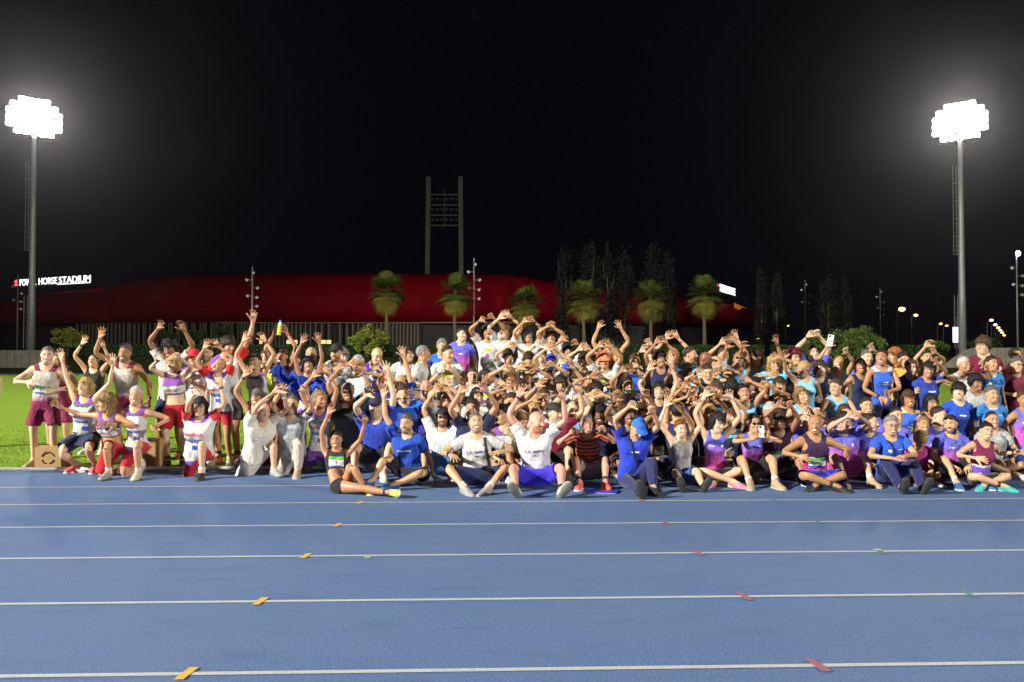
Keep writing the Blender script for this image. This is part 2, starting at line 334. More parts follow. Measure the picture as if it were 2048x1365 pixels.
# ---- posing
def Rx(a): c, s = math.cos(a), math.sin(a); return np.array([[1, 0, 0], [0, c, -s], [0, s, c]])
def Ry(a): c, s = math.cos(a), math.sin(a); return np.array([[c, 0, s], [0, 1, 0], [-s, 0, c]])
def Rz(a): c, s = math.cos(a), math.sin(a); return np.array([[c, -s, 0], [s, c, 0], [0, 0, 1]])
def nrm(v): v = np.asarray(v, float); return v / (np.linalg.norm(v) + 1e-9)
def swing(a, b):
    a, b = nrm(a), nrm(b); return np.array(Vector(a).rotation_difference(Vector(b)).to_matrix())
def mid(A, B, t): return np.array(Matrix(A.tolist()).to_quaternion().slerp(Matrix(B.tolist()).to_quaternion(), t).to_matrix())
def axrot(ax, a): return np.array(Matrix.Rotation(a, 3, Vector(ax)))
def ik(a, t, l1, l2, pole):
    d = t - a; D = np.linalg.norm(d); D2 = min(max(D, abs(l1 - l2) + .03), (l1 + l2) * .997); u = nrm(d); t = a + u * D2
    x = (l1 * l1 - l2 * l2 + D2 * D2) / (2 * D2); h = math.sqrt(max(l1 * l1 - x * x, 1e-6)); p = pole - u * (pole @ u); return a + u * x + nrm(p) * h, t
class Pose:
    """bone rotations and positions in a frame at the head; solve() places arms and legs"""
    def __init__(s, yaw=0, lean=0, roll=0, bend=0, twist=0, hyaw=None, hpitch=0, hroll=0, hs=1.):
        r = math.radians; s.R = {}; s.p = {}; s.hs = hs; R = s.R
        R['pelvis'] = Rz(r(yaw)) @ Rx(r(lean)) @ Ry(r(roll * .4)); R['chest'] = Rz(r(yaw + twist)) @ Rx(r(lean + bend)) @ Ry(r(roll)); R['abd'] = mid(R['pelvis'], R['chest'], .5)
        R['head'] = Rz(r(yaw * .6 if hyaw is None else hyaw)) @ Rx(r(hpitch)) @ Ry(r(hroll)); R['neck'] = mid(R['chest'], R['head'], .5)
        s.p['pelvis'] = np.zeros(3); prev = 'pelvis'
        for b in ('abd', 'chest', 'neck', 'head'): s.p[b] = s.p[prev] + R[prev] @ (RH[b] - RH[prev]); prev = b
        s.face = s.p['head'] + R['head'] @ (np.array([0, -.05, 1.635]) - RH['head']) * hs
    def shift(s, d):
        for k in s.p: s.p[k] = s.p[k] + d
        s.face = s.face + d
    def child(s, b, par): s.p[b] = s.p[par] + s.R[par] @ (RH[b] - RH[par])
    def shoulder(s, sd, elev):
        q = 1 if sd == 'L' else -1; s.R[sd + 'clav'] = s.R['chest'] @ Ry(-q * math.radians(elev)); s.child(sd + 'clav', 'chest'); s.child(sd + 'uarm', sd + 'clav'); return s.p[sd + 'uarm']
    def arm(s, sd, tgt, pole=None, palm=(0, -1, 0), curl=10, wrist=None, spread=0, bendf=.35):
        q = 1 if sd == 'L' else -1; c = s.R['chest']; sh = s.shoulder(sd, 0); d = c.T @ nrm(tgt - sh)
        el = np.clip(math.degrees(math.asin(np.clip(d[2], -1, 1))), -25, 75); sh = s.shoulder(sd, el * .4)
        if pole is None: pole = c @ np.array([q * 1., .15, -.25 if el > 0 else -.4])
        l1, l2 = SK['el'] - SK['sx'], SK['wr'] - SK['el']; e, t = ik(sh, tgt, l1, l2 + .07, np.asarray(pole, float))
        R0 = s.R[sd + 'clav']; R = s.R; R[sd + 'uarm'] = swing(R0 @ np.array([q, 0, 0]), e - sh) @ R0; fd = nrm(t - e)
        R[sd + 'farmA'] = swing(R[sd + 'uarm'] @ np.array([q, 0, 0]), fd) @ R[sd + 'uarm']; s.p[sd + 'farmA'] = s.p[sd + 'farmB'] = e
        hd = nrm(fd + (np.asarray(wrist, float) if wrist is not None else 0)); pn = np.asarray(palm, float); pn = nrm(pn - hd * (pn @ hd)); F0 = np.stack([(q, 0, 0), (0, -1, 0), (0, 0, -q)], 1).astype(float)
        F1 = np.stack([hd, pn, np.cross(hd, pn)], 1); H = F1 @ F0.T; R[sd + 'hand'] = H; R[sd + 'farmB'] = mid(R[sd + 'farmA'], swing(hd, fd) @ H, .55); s.p[sd + 'hand'] = e + fd * l2
        a0 = F0[:, 2]
        for i in range(5):
            k = math.radians(curl * (1. + .12 * i if i else .35)); sp = axrot((0, 1, 0), -q * math.radians(spread) * (0, 1, .3, -.4, -1.2)[i]); A = H @ sp @ axrot(a0, k); B = H @ sp @ axrot(a0, k * 2.1)
            ba, bb = sd + 'f%da' % i, sd + 'f%db' % i; s.child(ba, sd + 'hand'); R[ba] = A; R[bb] = B; s.child(bb, ba)
    def leg(s, sd, ank, pole, toe=None, up=None):
        q = 1 if sd == 'L' else -1; R = s.R; s.child(sd + 'thA', 'pelvis'); h = s.p[sd + 'thA']; s.p[sd + 'thB'] = h; l1, l2 = SK['hz'] - SK['kz'], SK['kz'] - SK['az']
        k, t = ik(h, np.asarray(ank, float), l1, l2, np.asarray(pole, float)); F0 = np.stack([(0, 0, -1), (0, -1, 0), np.cross((0, 0, -1), (0, -1, 0))], 1).astype(float)
        def fr(d):
            d = nrm(d); f = nrm(np.asarray(pole, float) - d * (np.asarray(pole, float) @ d)); return np.stack([d, f, np.cross(d, f)], 1) @ F0.T
        R[sd + 'thB'] = fr(k - h); R[sd + 'shin'] = fr(t - k); s.p[sd + 'shin'] = k; s.p[sd + 'foot'] = t
        sw = swing(R['pelvis'] @ np.array([0, 0, -1.]), k - h) @ R['pelvis']; R[sd + 'thA'] = mid(sw, R[sd + 'thB'], .5)
        if toe is None: toe = R[sd + 'shin'] @ np.array([0, -1, 0])
        toe = nrm(toe); u = np.asarray(up if up is not None else -nrm(t - k), float); u = nrm(u - toe * (u @ toe)); R[sd + 'foot'] = np.stack([np.cross(-toe, u), -toe, u], 1); s.knee = k; return k
    def mats(s, scale, org, girth=1.):
        M = np.zeros((NB, 12))
        for b in BN:
            R = s.R[b] * (s.hs if b in ('head',) else 1.); M[BI[b], :9] = (R * scale).ravel(); M[BI[b], 9:] = org + scale * (s.p[b] - R @ RH[b])
        return M
def skin(V, W, M):
    T = W @ M; R = T[:, :9].reshape(-1, 3, 3); return np.einsum('vij,vj->vi', R, V) + T[:, 9:]
def bmat(M, b): m = np.eye(4); m[:3, :3] = M[BI[b], :9].reshape(3, 3); m[:3, 3] = M[BI[b], 9:]; return Matrix(m.tolist())
class Part:                              # a template surface with its bone weights
    def __init__(s, V, F, smooth=None, it=0):
        s.V, s.F = V, F; s.W = weights(V); s.N = vnormals(V, F); s.lap = Lap(F, len(V)); s.it = it
        if smooth is None:
            x, y, z = V.T; ax = np.abs(x); g = lambda c, w, v: np.exp(-((v - c) / w) ** 2)
            m = np.maximum.reduce([g(SK['sx'] - .01, .06, ax) * S(1.2, 1.3, z), g(SK['el'], .02, ax) * .25, g(.88, .08, z) * (ax < .3), g(.5, .05, z) * .7, g(1.1, .1, z) * .5 * (ax < .3)]); m = np.where(ax > SK['wr'] - .03, 0, m); m = np.where(z > 1.5, 0, m); s.m = (m * .6)[:, None]
        else: s.m = smooth
    def pose(s, M, V=None):
        P = skin(s.V if V is None else V, s.W, M); return s.lap(P, s.m, s.it) if s.it else P
def grid(step, x, y, z): return Field(np.arange(-x, x + step, step), np.arange(y[0], y[1], step), np.arange(z[0], z[1], step))
def torso_inf(sex, kind):
    T = TORSO[sex]
    if kind == 'tee':                    # hangs from chest and shoulders
        return [(z, 0, c, max(a + .012, (.165 if sex == 'm' else .15) if z < 1.3 else 0) + (.012 if z < 1.1 else 0), max(b + .012, (.125 if sex == 'm' else .118) if z < 1.3 else 0)) for z, x, c, a, b in [(.78, 0, .012, .165, .115)] + T[1:]]
    if kind == 'sing': return [(z, 0, c, max(a + .008, (.145 if sex == 'm' else .128) if z < 1.3 else 0), max(b + .009, .10 if z < 1.3 else 0)) for z, x, c, a, b in T]
    return [(z, 0, c, a + .006, b + .006) for z, x, c, a, b in T]
def upper_garment(sex, kind, tris):
    f = grid(.0125, .62, (-.22, .2), (.76, 1.56)); m = sex == 'm'; arm, leg = limb_keys(sex); e = .010 if kind == 'tee' else .007
    f.loft(2, torso_inf(sex, 'tee' if kind in ('tee',) else 'sing' if kind in ('sing', 'crop') else 'fit'), .03, 2.3)
    for s in (-1, 1):
        if m: f.ell((s * .078, -.082, 1.335), (.088 + e, .042 + e, .062 + e), .05)
        else: f.ell((s * .07, -.088, 1.29), (.062 + e, .056 + e, .062 + e), .045)
        if kind != 'crop': f.ell((s * .078, .075, .895), (.085 + e, .07 + e, .09 + e), .05)
        f.cone((s * .04, .03, 1.5), (s * (.165 if m else .15), .018, 1.452), .04 + e, .036 + e, .05); f.ell((s * SK['sx'] * (1.05 if m else 1.), .013, SK['zs']), (.06 + e if m else .052 + e,) * 3, .04)
        f.loft(0, [(s * a, b, c - (.012 if kind == 'tee' else 0), d + e + (.012 if kind == 'tee' and a > .2 else 0), g + e + (.016 if kind == 'tee' and a > .2 else 0)) for a, b, c, d, g in arm if a < .6][::s], .04)
    V, F = f.nets(); V, F = decimate(V, F, len(F) * 2, 3)
    x, y, z = V.T; ax = np.abs(x); dn = np.sqrt((x / .085) ** 2 + ((z - 1.515) / (.075 if kind == 'tee' else .10)) ** 2) - 1   # neckline
    neck = np.minimum(np.where(y < .012, dn * .08, np.where(z > 1.49, .0, 1.) * .1 + (1.50 - z)), np.where(z > 1.43, np.sqrt(x ** 2 + (y - .022) ** 2) - .071, .1))
    if kind == 'tee': s = np.minimum.reduce([z - .845, .345 - ax, neck])
    else:
        ah = np.sqrt(((ax - .25) / (.118 if m else .122)) ** 2 + ((z - 1.42) / (.15 if m else .14)) ** 2) - 1   # armholes
        s = np.minimum.reduce([z - (1.155 if kind == 'crop' else .865), ah * .1, neck, .30 - ax])
    V, F = largest(*clip(V, F, s)); V, F = decimate(V, F, tris); V, F = rim(V, F, .012); return Part(V, F, np.full((len(V), 1), .45), 3)
def lower_garment(sex, kind, tris):
    f = grid(.0125, .26, (-.2, .22), (.03, 1.1)); arm, leg = limb_keys(sex); e = .012 if kind in ('shorts', 'trousers') else .005
    f.loft(2, [(z, 0, c, a + e * .8, b + e * .8) for z, x, c, a, b in TORSO[sex]], .03, 2.3); zb = dict(shorts=.60, tights=.66, briefs=.80, trousers=.1, long=.5)[kind]
    for s in (-1, 1):
        f.ell((s * .078, .075, .895), (.085 + e, .07 + e, .09 + e), .05); fl = lambda z: (max(0, .86 - z) * .10 if kind == 'shorts' else 0) + (.012 if kind == 'trousers' and z < .5 else 0)
        f.loft(2, [(a, s * (b + fl(a) * .5), c, d + e + fl(a), g + e + fl(a)) for a, b, c, d, g in leg], .03)
    V, F = f.nets(); V, F = decimate(V, F, len(F) * 2, 2); x, y, z = V.T; s = np.minimum(z - zb - (0 if kind != 'briefs' else -.35 * (np.abs(x) - .17)), 1.0 - z)
    V, F = clip(V, F, s); V, F = decimate(V, F, tris); V, F = rim(V, F, .012); return Part(V, F, np.full((len(V), 1), .45), 3)
# ---- hair, caps, shoes: rigid on head or foot, in rest coordinates
def hair_mesh(kind):
    f = Field(np.arange(-.16, .161, .006), np.arange(-.2, .2, .006), np.arange(1.34, 1.84, .006)); g = np.meshgrid(*f.a, indexing='ij'); P = np.stack(g, -1); X, Y, Z = g
    def ell(c, r): q = [(g[i] - c[i]) / r[i] for i in range(3)]; return (np.sqrt(q[0] ** 2 + q[1] ** 2 + q[2] ** 2) - 1) * min(r)
    t = dict(short=.012, neat=.007, buzz=.0045, balding=.008, bob=.015, long=.014, slick=.007, ponytail=.008, bun=.008, curly=.034, wavy=.026, mop=.022)[kind]
    d = ell((0, .010, 1.664 + t * .35), (.076 + t, .097 + t, .096 + t))
    if kind in ('short', 'neat', 'balding'): d = d + (t - .003) * S(1.71, 1.60, Z)      # clipped close at sides and nape
    ys = [-.14, -.09, -.06, -.03, 0, .04, .08, .13]
    lo = dict(short=[1.718, 1.716, 1.708, 1.685, 1.655, 1.61, 1.58, 1.572], bob=[1.70, 1.70, 1.685, 1.58, 1.54, 1.535, 1.53, 1.53], long=[1.715, 1.71, 1.69, 1.57, 1.42, 1.38, 1.37, 1.37], balding=[1.8, 1.8, 1.8, 1.665, 1.645, 1.6, 1.58, 1.575])
    lo['neat'] = [1.726, 1.724, 1.718, 1.69, 1.658, 1.612, 1.585, 1.578]; lo['buzz'] = lo['neat']; lo['slick'] = lo['ponytail'] = lo['bun'] = [1.72, 1.718, 1.70, 1.665, 1.64, 1.60, 1.575, 1.57]; lo['curly'] = [1.70, 1.70, 1.69, 1.64, 1.6, 1.57, 1.55, 1.55]; lo['wavy'] = [1.71, 1.705, 1.69, 1.58, 1.48, 1.45, 1.44, 1.44]; lo['mop'] = [1.675, 1.675, 1.67, 1.63, 1.61, 1.585, 1.56, 1.555]
    if kind in ('bob', 'long', 'wavy'):
        zb = {'bob': 1.53, 'long': 1.38, 'wavy': 1.45}[kind]; w = {'bob': .088, 'long': .094, 'wavy': .106}[kind]
        tt = np.clip((1.67 - Z) / (1.67 - zb), 0, 1); a = .089 + (w - .089) * tt; b = .1 - .03 * tt; d2 = (np.sqrt((X / a) ** 2 + ((Y - .018 - .035 * tt) / b) ** 2) - 1) * .08; d2 = np.maximum(d2, np.maximum(zb - Z, Z - 1.67)); d = smin(d, d2, .04)
    zh = np.interp(Y, ys, lo[kind]) + .010 * wob(np.stack([X, Y, Z * .1], -1), 120, 8, 5) * (kind not in ('balding', 'buzz')); cut = (zh - Z) * .75
    if kind in ('bob', 'long', 'wavy'): cut = np.maximum(cut, np.where(Z < 1.69, -(Y + .035), -1))
    if kind not in ('bob', 'long', 'wavy', 'curly', 'mop'): d = d + (t + .002) * np.exp(np.minimum(cut, 0) / .013)   # hair thins out to nothing at the hairline
    d = np.maximum(d, cut)
    if kind == 'balding': d = np.maximum(d, Z - 1.70 + .25 * np.maximum(0, -Y - .02) - .1 * np.maximum(0, Y))
    if kind == 'ponytail':
        a = np.array((0, .108, 1.70)); b = np.array((0, .15, 1.5)); ba = b - a; u = np.clip(((P - a) @ ba) / (ba @ ba), 0, 1); q = P - a - u[..., None] * ba; d = smin(d, np.sqrt((q ** 2).sum(-1)) - (.024 + .012 * np.sin(u * 3) - .016 * u), .02)
    if kind == 'bun': d = smin(d, ell((0, .085, 1.755), (.036, .036, .034)), .015)
    amp = dict(short=.009, neat=.0045, buzz=.001, balding=.004, bob=.010, long=.011, slick=.002, ponytail=.003, bun=.003, curly=.013, wavy=.012, mop=.010)[kind]
    st = np.stack([X * 1.6, Y * 1.6, Z * .35], -1); d = d + amp * wob(st if kind not in ('curly',) else P, 110, 3, 9) + amp * .6 * wob(P, 45, 5, 6)
    f.D = d.astype(np.float32); V, F = f.nets(); V, F = decimate(V, F, 1500); N = vnormals(V, F); r = np.random.RandomState(len(kind)); n = {'buzz': 0, 'balding': 260, 'neat': 500}.get(kind, 900)
    if n:                                # loose locks that break the outline
        i = r.randint(0, len(V), n); dn = {'short': .25, 'neat': .3, 'balding': .4, 'curly': -.1, 'mop': .5, 'slick': .35, 'bun': .35}.get(kind, 1.3); L = {'neat': .010, 'balding': .012, 'short': .020, 'mop': .028, 'curly': .024, 'slick': .014, 'bun': .016, 'ponytail': .02}.get(kind, .05) * r.uniform(.5, 1.3, (n, 1))
        d = N[i] * .55 + np.array([0, .1, -dn]) + r.normal(size=(n, 3)) * .38; d /= np.linalg.norm(d, axis=1, keepdims=True); s_ = np.cross(d, N[i] + r.normal(size=(n, 3)) * .3); s_ /= np.linalg.norm(s_, axis=1, keepdims=True); b0 = V[i] - N[i] * .004; w = .0035 + .04 * L
        B = np.stack([b0 - s_ * w, b0 + s_ * w, b0 + d * L + np.array([0, 0, -.25]) * L * (dn > 1)], 1).reshape(-1, 3); F = np.concatenate([F, np.arange(3 * n).reshape(-1, 3) + len(V)]); V = np.concatenate([V, B])
    return newmesh('hair_' + kind, V, F)
def cap_mesh(kind):
    f = Field(np.arange(-.2, .201, .005), np.arange(-.26, .22, .005), np.arange(1.6, 1.83, .005)); g = np.meshgrid(*f.a, indexing='ij'); X, Y, Z = g
    def ell(c, r): q = [(g[i] - c[i]) / r[i] for i in range(3)]; return (np.sqrt(q[0] ** 2 + q[1] ** 2 + q[2] ** 2) - 1) * min(r)
    d = np.maximum(ell((0, .010, 1.682), (.092, .113, .105)), 1.692 - .12 * Y - Z)
    if kind == 'cap':
        zb = 1.70 - .9 * X ** 2 / .08 * .35 + .18 * (Y + .1); b = np.maximum(np.abs(Z - zb) - .004, (np.sqrt((X / .078) ** 2 + ((Y + .095) / .085) ** 2) - 1) * .07); b = np.maximum(b, Y + .06); d = smin(d, b, .006)
    else:
        r = np.sqrt(X ** 2 + (Y - .01) ** 2); t = np.clip((1.715 - Z) / .07, 0, 1); b = np.maximum(np.abs(r - (.10 + .055 * t)) - .005, np.maximum(1.645 - Z, Z - 1.72)); d = smin(d, b, .006)
    f.D = d.astype(np.float32); V, F = f.nets(); V, F = decimate(V, F, 1100); return newmesh(kind, V, F)
def shoe_mesh(part, q, kind='shoe'):
    f = Field(np.arange(.05, .19, .006), np.arange(-.23, .12, .006), np.arange(-.03, .16, .005))
    if part == 'sole':
        f.cone((.113, .055, -.002), (.122, -.09, -.002), .046, .048, .03, (1, 1, .5)); f.cone((.122, -.09, -.001), (.126, -.155, .003), .048, .042, .03, (1.1, 1, .5))
    else:
        f.cone((.113, .048, .034), (.122, -.09, .024), .044, .042, .02, (.95, 1, 1)); f.cone((.121, -.09, .024), (.125, -.15, .02), .042, .038, .03, (1.12, 1, .85)); f.cone((.114, .03, .075), (.118, -.045, .055), .045, .036, .03)
    V, F = f.nets()
    if part != 'sole': V = V.copy(); V[:, 2] = np.maximum(V[:, 2], -.004)
    V, F = decimate(V, F, 320 if part == 'sole' else 420)
    if part != 'sole': V, F = clip(V, F, .092 + .05 * V[:, 1] - V[:, 2])
    if q < 0: V = V * np.array([-1, 1, 1]); F = F[:, ::-1]
    return newmesh('shoe_' + part, V, F)
# ---------------------------------------------------------------- ground, track, kerb
TY = 2. * math.pi / 180; TR = Matrix.Rotation(TY, 4, 'Z')       # the straight runs about two degrees across the view
def trk(x, y, z=0): return tuple(TR @ Vector((x, y, z)))
def sheet(name, x0, x1, y0, y1, z, m, nx=1, ny=1, kind='structure', parent=None):
    V = [trk(x0 + (x1 - x0) * i / nx, y0 + (y1 - y0) * j / ny, z) for j in range(ny + 1) for i in range(nx + 1)]; F = [(j * (nx + 1) + i, j * (nx + 1) + i + 1, (j + 1) * (nx + 1) + i + 1, (j + 1) * (nx + 1) + i) for j in range(ny) for i in range(nx)]
    me = bpy.data.meshes.new(name); me.from_pydata(V, [], F); o = obj(name, me, m, parent)
    if kind: o['kind'] = kind
    return o
def c_track():
    p = coord('Object'); a = noise(75, p, 3, .8); b = noise(.55, p, 5, .6); c = noise(1.6, p, 4, .6, (1, 3.5, 1)); d = noise(900, p, 1)
    k = cmix(a.ss(.38, .62), (.052, .106, .240), (.120, .207, .40)); k = cmix(b.ss(.35, .7) * .35, k, (.125, .186, .315)); k = cmix(c.ss(.52, .75) * .35, k, (.056, .095, .19)); k = cmix(noise(38, p, 2, .7).gt(.63) * .4, k, (.045, .075, .17)); k = cmix(noise(22, p, 3, .7).gt(.66) * .3, k, (.17, .21, .33)); k = cmix(d.gt(.66) * .35, k, (.16, .2, .34))
    e = noise(2.2, p, 4, .65, (.5, 4, 1)); k = cmix(e.ss(.55, .75) * .3, k, (.045, .075, .15)); f = noise(.9, p, 5, .7); return cmix(f.ss(.56, .72) * .25, k, (.15, .21, .31))
m_track = mat('track_rubber', c_track, .78, lambda: (noise(120, coord(), 3, .8), .6, .008), spec=.3)
def c_line():
    p = coord('Object'); return cmix(noise(160, p, 4, .75).ss(.40, .64) * .85, (.56, .56, .53), (.22, .26, .36))
m_line = mat('line_paint', c_line, .7, lambda: (noise(330, coord(), 3), .5, .003))
def c_grass():
    p = coord('Object'); a = noise(90, p, 5, .7, (1, .6, 1)); b = noise(.35, p, 4); c = noise(6, p, 3, .6, (.6, 1, 1)); y = xyz(p)[1]
    k = cmix(a.ss(.3, .7), (.16, .27, .03), (.26, .39, .055)); k = cmix(b.ss(.3, .7) * .6, k, (.24, .36, .05)); return cmix(c.ss(.5, .75) * .3, k, (.12, .2, .025))
m_grass = mat('turf', c_grass, .85, lambda: (noise(140, coord(), 4, .7), .5, .02), spec=0)
m_far = mat('dark_ground', lambda: cmix(noise(.2, coord(), 5), (.02, .022, .012), (.045, .045, .03)), .9)
KERB = 11.62
sheet('ground', -900, 900, -120, 1500, -.05, m_far, 4, 4); sheet('track', -90, 90, -8, KERB + .25, 0, m_track, 6, 4); sheet('grass_field', -90, 90, KERB + .25, 87, .003, m_grass, 8, 8); sheet('track', -90, 90, 87, 97.2, 0, m_track, 8, 2)
EDGE = [KERB - 1.36 - 1.22 * k for k in range(9)]
for i, y in enumerate(EDGE): sheet('lane_line', -88, 88, y - .021, y + .021, .004, m_line, 40)
for i in range(1, 8): sheet('lane_line', -88, 88, 87 + i * 1.22 - .025, 87 + i * 1.22 + .025, .004, m_line, 40)
m_mk = {k: mat(k + '_paint', (lambda c: lambda: cmix(noise(120, coord(), 4, .7).ss(.52, .72) * .7, c, (.1, .15, .3)))(c), .75) for k, c in dict(yellow=(.62, .38, .05), red=(.26, .10, .13), green=(.07, .2, .18), lime=(.6, .75, .12)).items()}
def mark(px, py, k, ln=.30, wd=.09, sk=.1, z=.0065):
    g = ground(px, py); p = TR.inverted() @ Vector(g); y = min(EDGE, key=lambda q: abs(q - p.y)) if ln > .1 else p.y
    V = [trk(p.x + a + b * sk / ln * 2, y + b, z) for a, b in ((-wd / 2, -ln / 2), (wd / 2, -ln / 2), (wd / 2, ln / 2), (-wd / 2, ln / 2))]; me = bpy.data.meshes.new('lane_mark'); me.from_pydata(V, [], [(0, 1, 2, 3)]); obj('lane_mark', me, m_mk[k])['kind'] = 'structure'
for px, py in ((717, 1010), (672, 1055), (609, 1116), (517, 1208), (372, 1350)): mark(px, py, 'yellow', .16, .05, .012)
for px, py in ((1288, 1006), (1335, 1050), (1400, 1110), (1495, 1200), (1650, 1345)): mark(px, py, 'red', .18, .05, -.012)
for px, py in ((1552, 1003), (1636, 1045), (1758, 1103), (1930, 1186)): mark(px, py, 'green', .16, .045, -.012)
mark(735, 1117, 'lime', .03, .05, 0, .010); mark(1755, 1102, 'lime', .03, .06, 0, .012)
m_kerb = mat('kerb_aluminium', lambda: cmix(noise(5, coord(), 4, .6, (1, 8, 1)).ss(.4, .7) * .6, (.62, .6, .56), (.34, .32, .3)), .45, metal=.2)
kerb = empty('kerb'); kerb['kind'] = 'structure'; kerb.matrix_basis = TR
mb = MB(); mb.tube([(-1.99, KERB, .05), (1.99, KERB, .05)], .026, 10); mb.box((-1.99, KERB - .02, .03), (1.99, KERB + .02, .05)); rail = mb.mesh('rail_section', True)
mb = MB(); mb.box((-.08, KERB - .045, 0), (.08, KERB + .05, .045)); foot = mb.mesh('rail_foot')
for k in range(-5, 6): obj('rail_section', rail, m_kerb, kerb, Matrix.Translation((k * 4 + .38, 0, 0))); obj('rail_foot', foot, m_kerb, kerb, Matrix.Translation((k * 4 - 1.62, 0, 0)))
# blades of the turf near the group
def blades(n, x0, x1, y0, y1, h):
    p = np.stack([rng.uniform(x0, x1, n), rng.uniform(0, 1, n) ** 1.4 * (y1 - y0) + y0], 1); a = rng.uniform(0, 6.28, n); hh = h * rng.uniform(.6, 1.25, n); wv = .006 + p[:, 1] * .0002; t = rng.normal(size=(n, 2)) * .014
    V = np.zeros((n, 3, 3)); V[:, 0, 0] = p[:, 0] - np.cos(a) * wv; V[:, 0, 1] = p[:, 1] - np.sin(a) * wv; V[:, 1, 0] = p[:, 0] + np.cos(a) * wv; V[:, 1, 1] = p[:, 1] + np.sin(a) * wv; V[:, 2, :2] = p + t; V[:, 2, 2] = hh; V[:, :2, 2] = .001
    V = V.reshape(-1, 3) @ np.array(TR.to_3x3()).T; return newmesh('grass_blades', V, np.arange(3 * n).reshape(-1, 3))
m_blade = mat('grass_blade', lambda: cmix(noise(3, coord(), 3).ss(.3, .7), (.15, .25, .03), (.27, .40, .055)), .7, spec=.1)
tag(obj('grass', blades(90000, -11, 11, KERB + .15, 30, .022), m_blade), 'short green grass of the sports field behind the kerb', 'grass', kind='stuff')
# grass bank, hedge, walls beyond the far straight
def strip(name, prof, x0, x1, m, nx=60, jit=.1, kind='structure'):
    V = []; F = []; n = len(prof)
    for i in range(nx + 1):
        for j, (y, z) in enumerate(prof): V.append((x0 + (x1 - x0) * i / nx, y + rng.normal() * jit, z + rng.normal() * jit * (.6 if 0 < j < n - 1 else 0)))
    for i in range(nx):
        for j in range(n - 1): a = i * n + j; F.append((a, a + n, a + n + 1, a + 1))
    o = obj(name, newmesh(name, V, F), m); o['kind'] = kind; return o
m_bank = mat('bank_grass', lambda: cmix(noise(1.2, coord(), 6, .7).ss(.3, .7), (.03, .05, .008), (.075, .09, .02)), .9, lambda: (noise(6, coord(), 5, .7), 1., .3), spec=.1)
bank = strip('grass_bank', [(97.2, -.02), (99, .45), (101, 1.2), (103, 1.9), (105, 2.05), (160, 2.1)], -150, 150, m_bank)
def leaf_cloud(name, fn, n, sz, seed=0, flat=0):
    r = np.random.RandomState(seed); C = fn(r, n); n = len(C); a = r.normal(size=(n, 3)); a /= np.linalg.norm(a, axis=1, keepdims=True); b = np.cross(a, r.normal(size=(n, 3))); b /= np.linalg.norm(b, axis=1, keepdims=True); s = sz * r.uniform(.6, 1.4, (n, 1))
    V = np.stack([C - a * s, C + b * s * .55, C + a * s, C - b * s * .55], 1).reshape(-1, 3); return newmesh(name, V, np.arange(4 * n).reshape(-1, 4))
def c_leaf(a, b): return lambda: cmix(noise(1.3, coord('Object'), 4).ss(.3, .7), a, b)
m_hedge = mat('hedge_leaf', c_leaf((.02, .05, .008), (.05, .10, .016)), .6); m_core = mat('hedge_core', (.008, .016, .004), .95); m_bush = mat('bush_leaf', c_leaf((.15, .22, .02), (.34, .38, .05)), .55); m_bush2 = mat('dark_bush_leaf', c_leaf((.08, .15, .02), (.16, .25, .04)), .6)
m_bark = mat('bark', lambda: cmix(noise(4, coord(), 5, .6, (1, 1, .3)), (.07, .055, .035), (.2, .16, .1)), .9, lambda: (noise(7, coord(), 5, .7), .8, .1))
def hedge(x0, x1, y, label, h=1.35):
    t = empty('hedge', ((x0 + x1) / 2, y, 2.05)); L = x1 - x0; mb = MB(); mb.box((-L / 2 + .1, -.35, 0), (L / 2 - .1, .35, h - .12)); obj('hedge_core', mb.mesh('hedge_core'), m_core, t)
    def f(r, n):
        P = np.stack([r.uniform(-L / 2, L / 2, n), r.uniform(-.5, .5, n), r.uniform(.02, h, n)], 1); k = r.rand(n) < .6; P[k, 1] = -.5 + np.abs(r.normal(size=k.sum())) * .05; q = (~k) & (r.rand(n) < .8); P[q, 2] = h - np.abs(r.normal(size=q.sum())) * .06; P[:, 2] += .05 * np.sin(P[:, 0] * 1.7) + .03 * np.sin(P[:, 0] * 5.1); return P
    obj('foliage', leaf_cloud('foliage', f, int(L * 200), .13, 3), m_hedge, t); tag(t, label, 'hedge', 'clipped hedges beyond the far straight')
hx = lambda px, Y=104: (px - 1024) / FPX * Y
hedge(hx(98), hx(556), 103.6, 'long dark clipped hedge behind the group in red and white at left'); hedge(hx(562), hx(1526), 104, 'longest clipped hedge running behind the middle of the crowd'); hedge(hx(1542), hx(1890), 104, 'clipped hedge under the two round bushes at right')
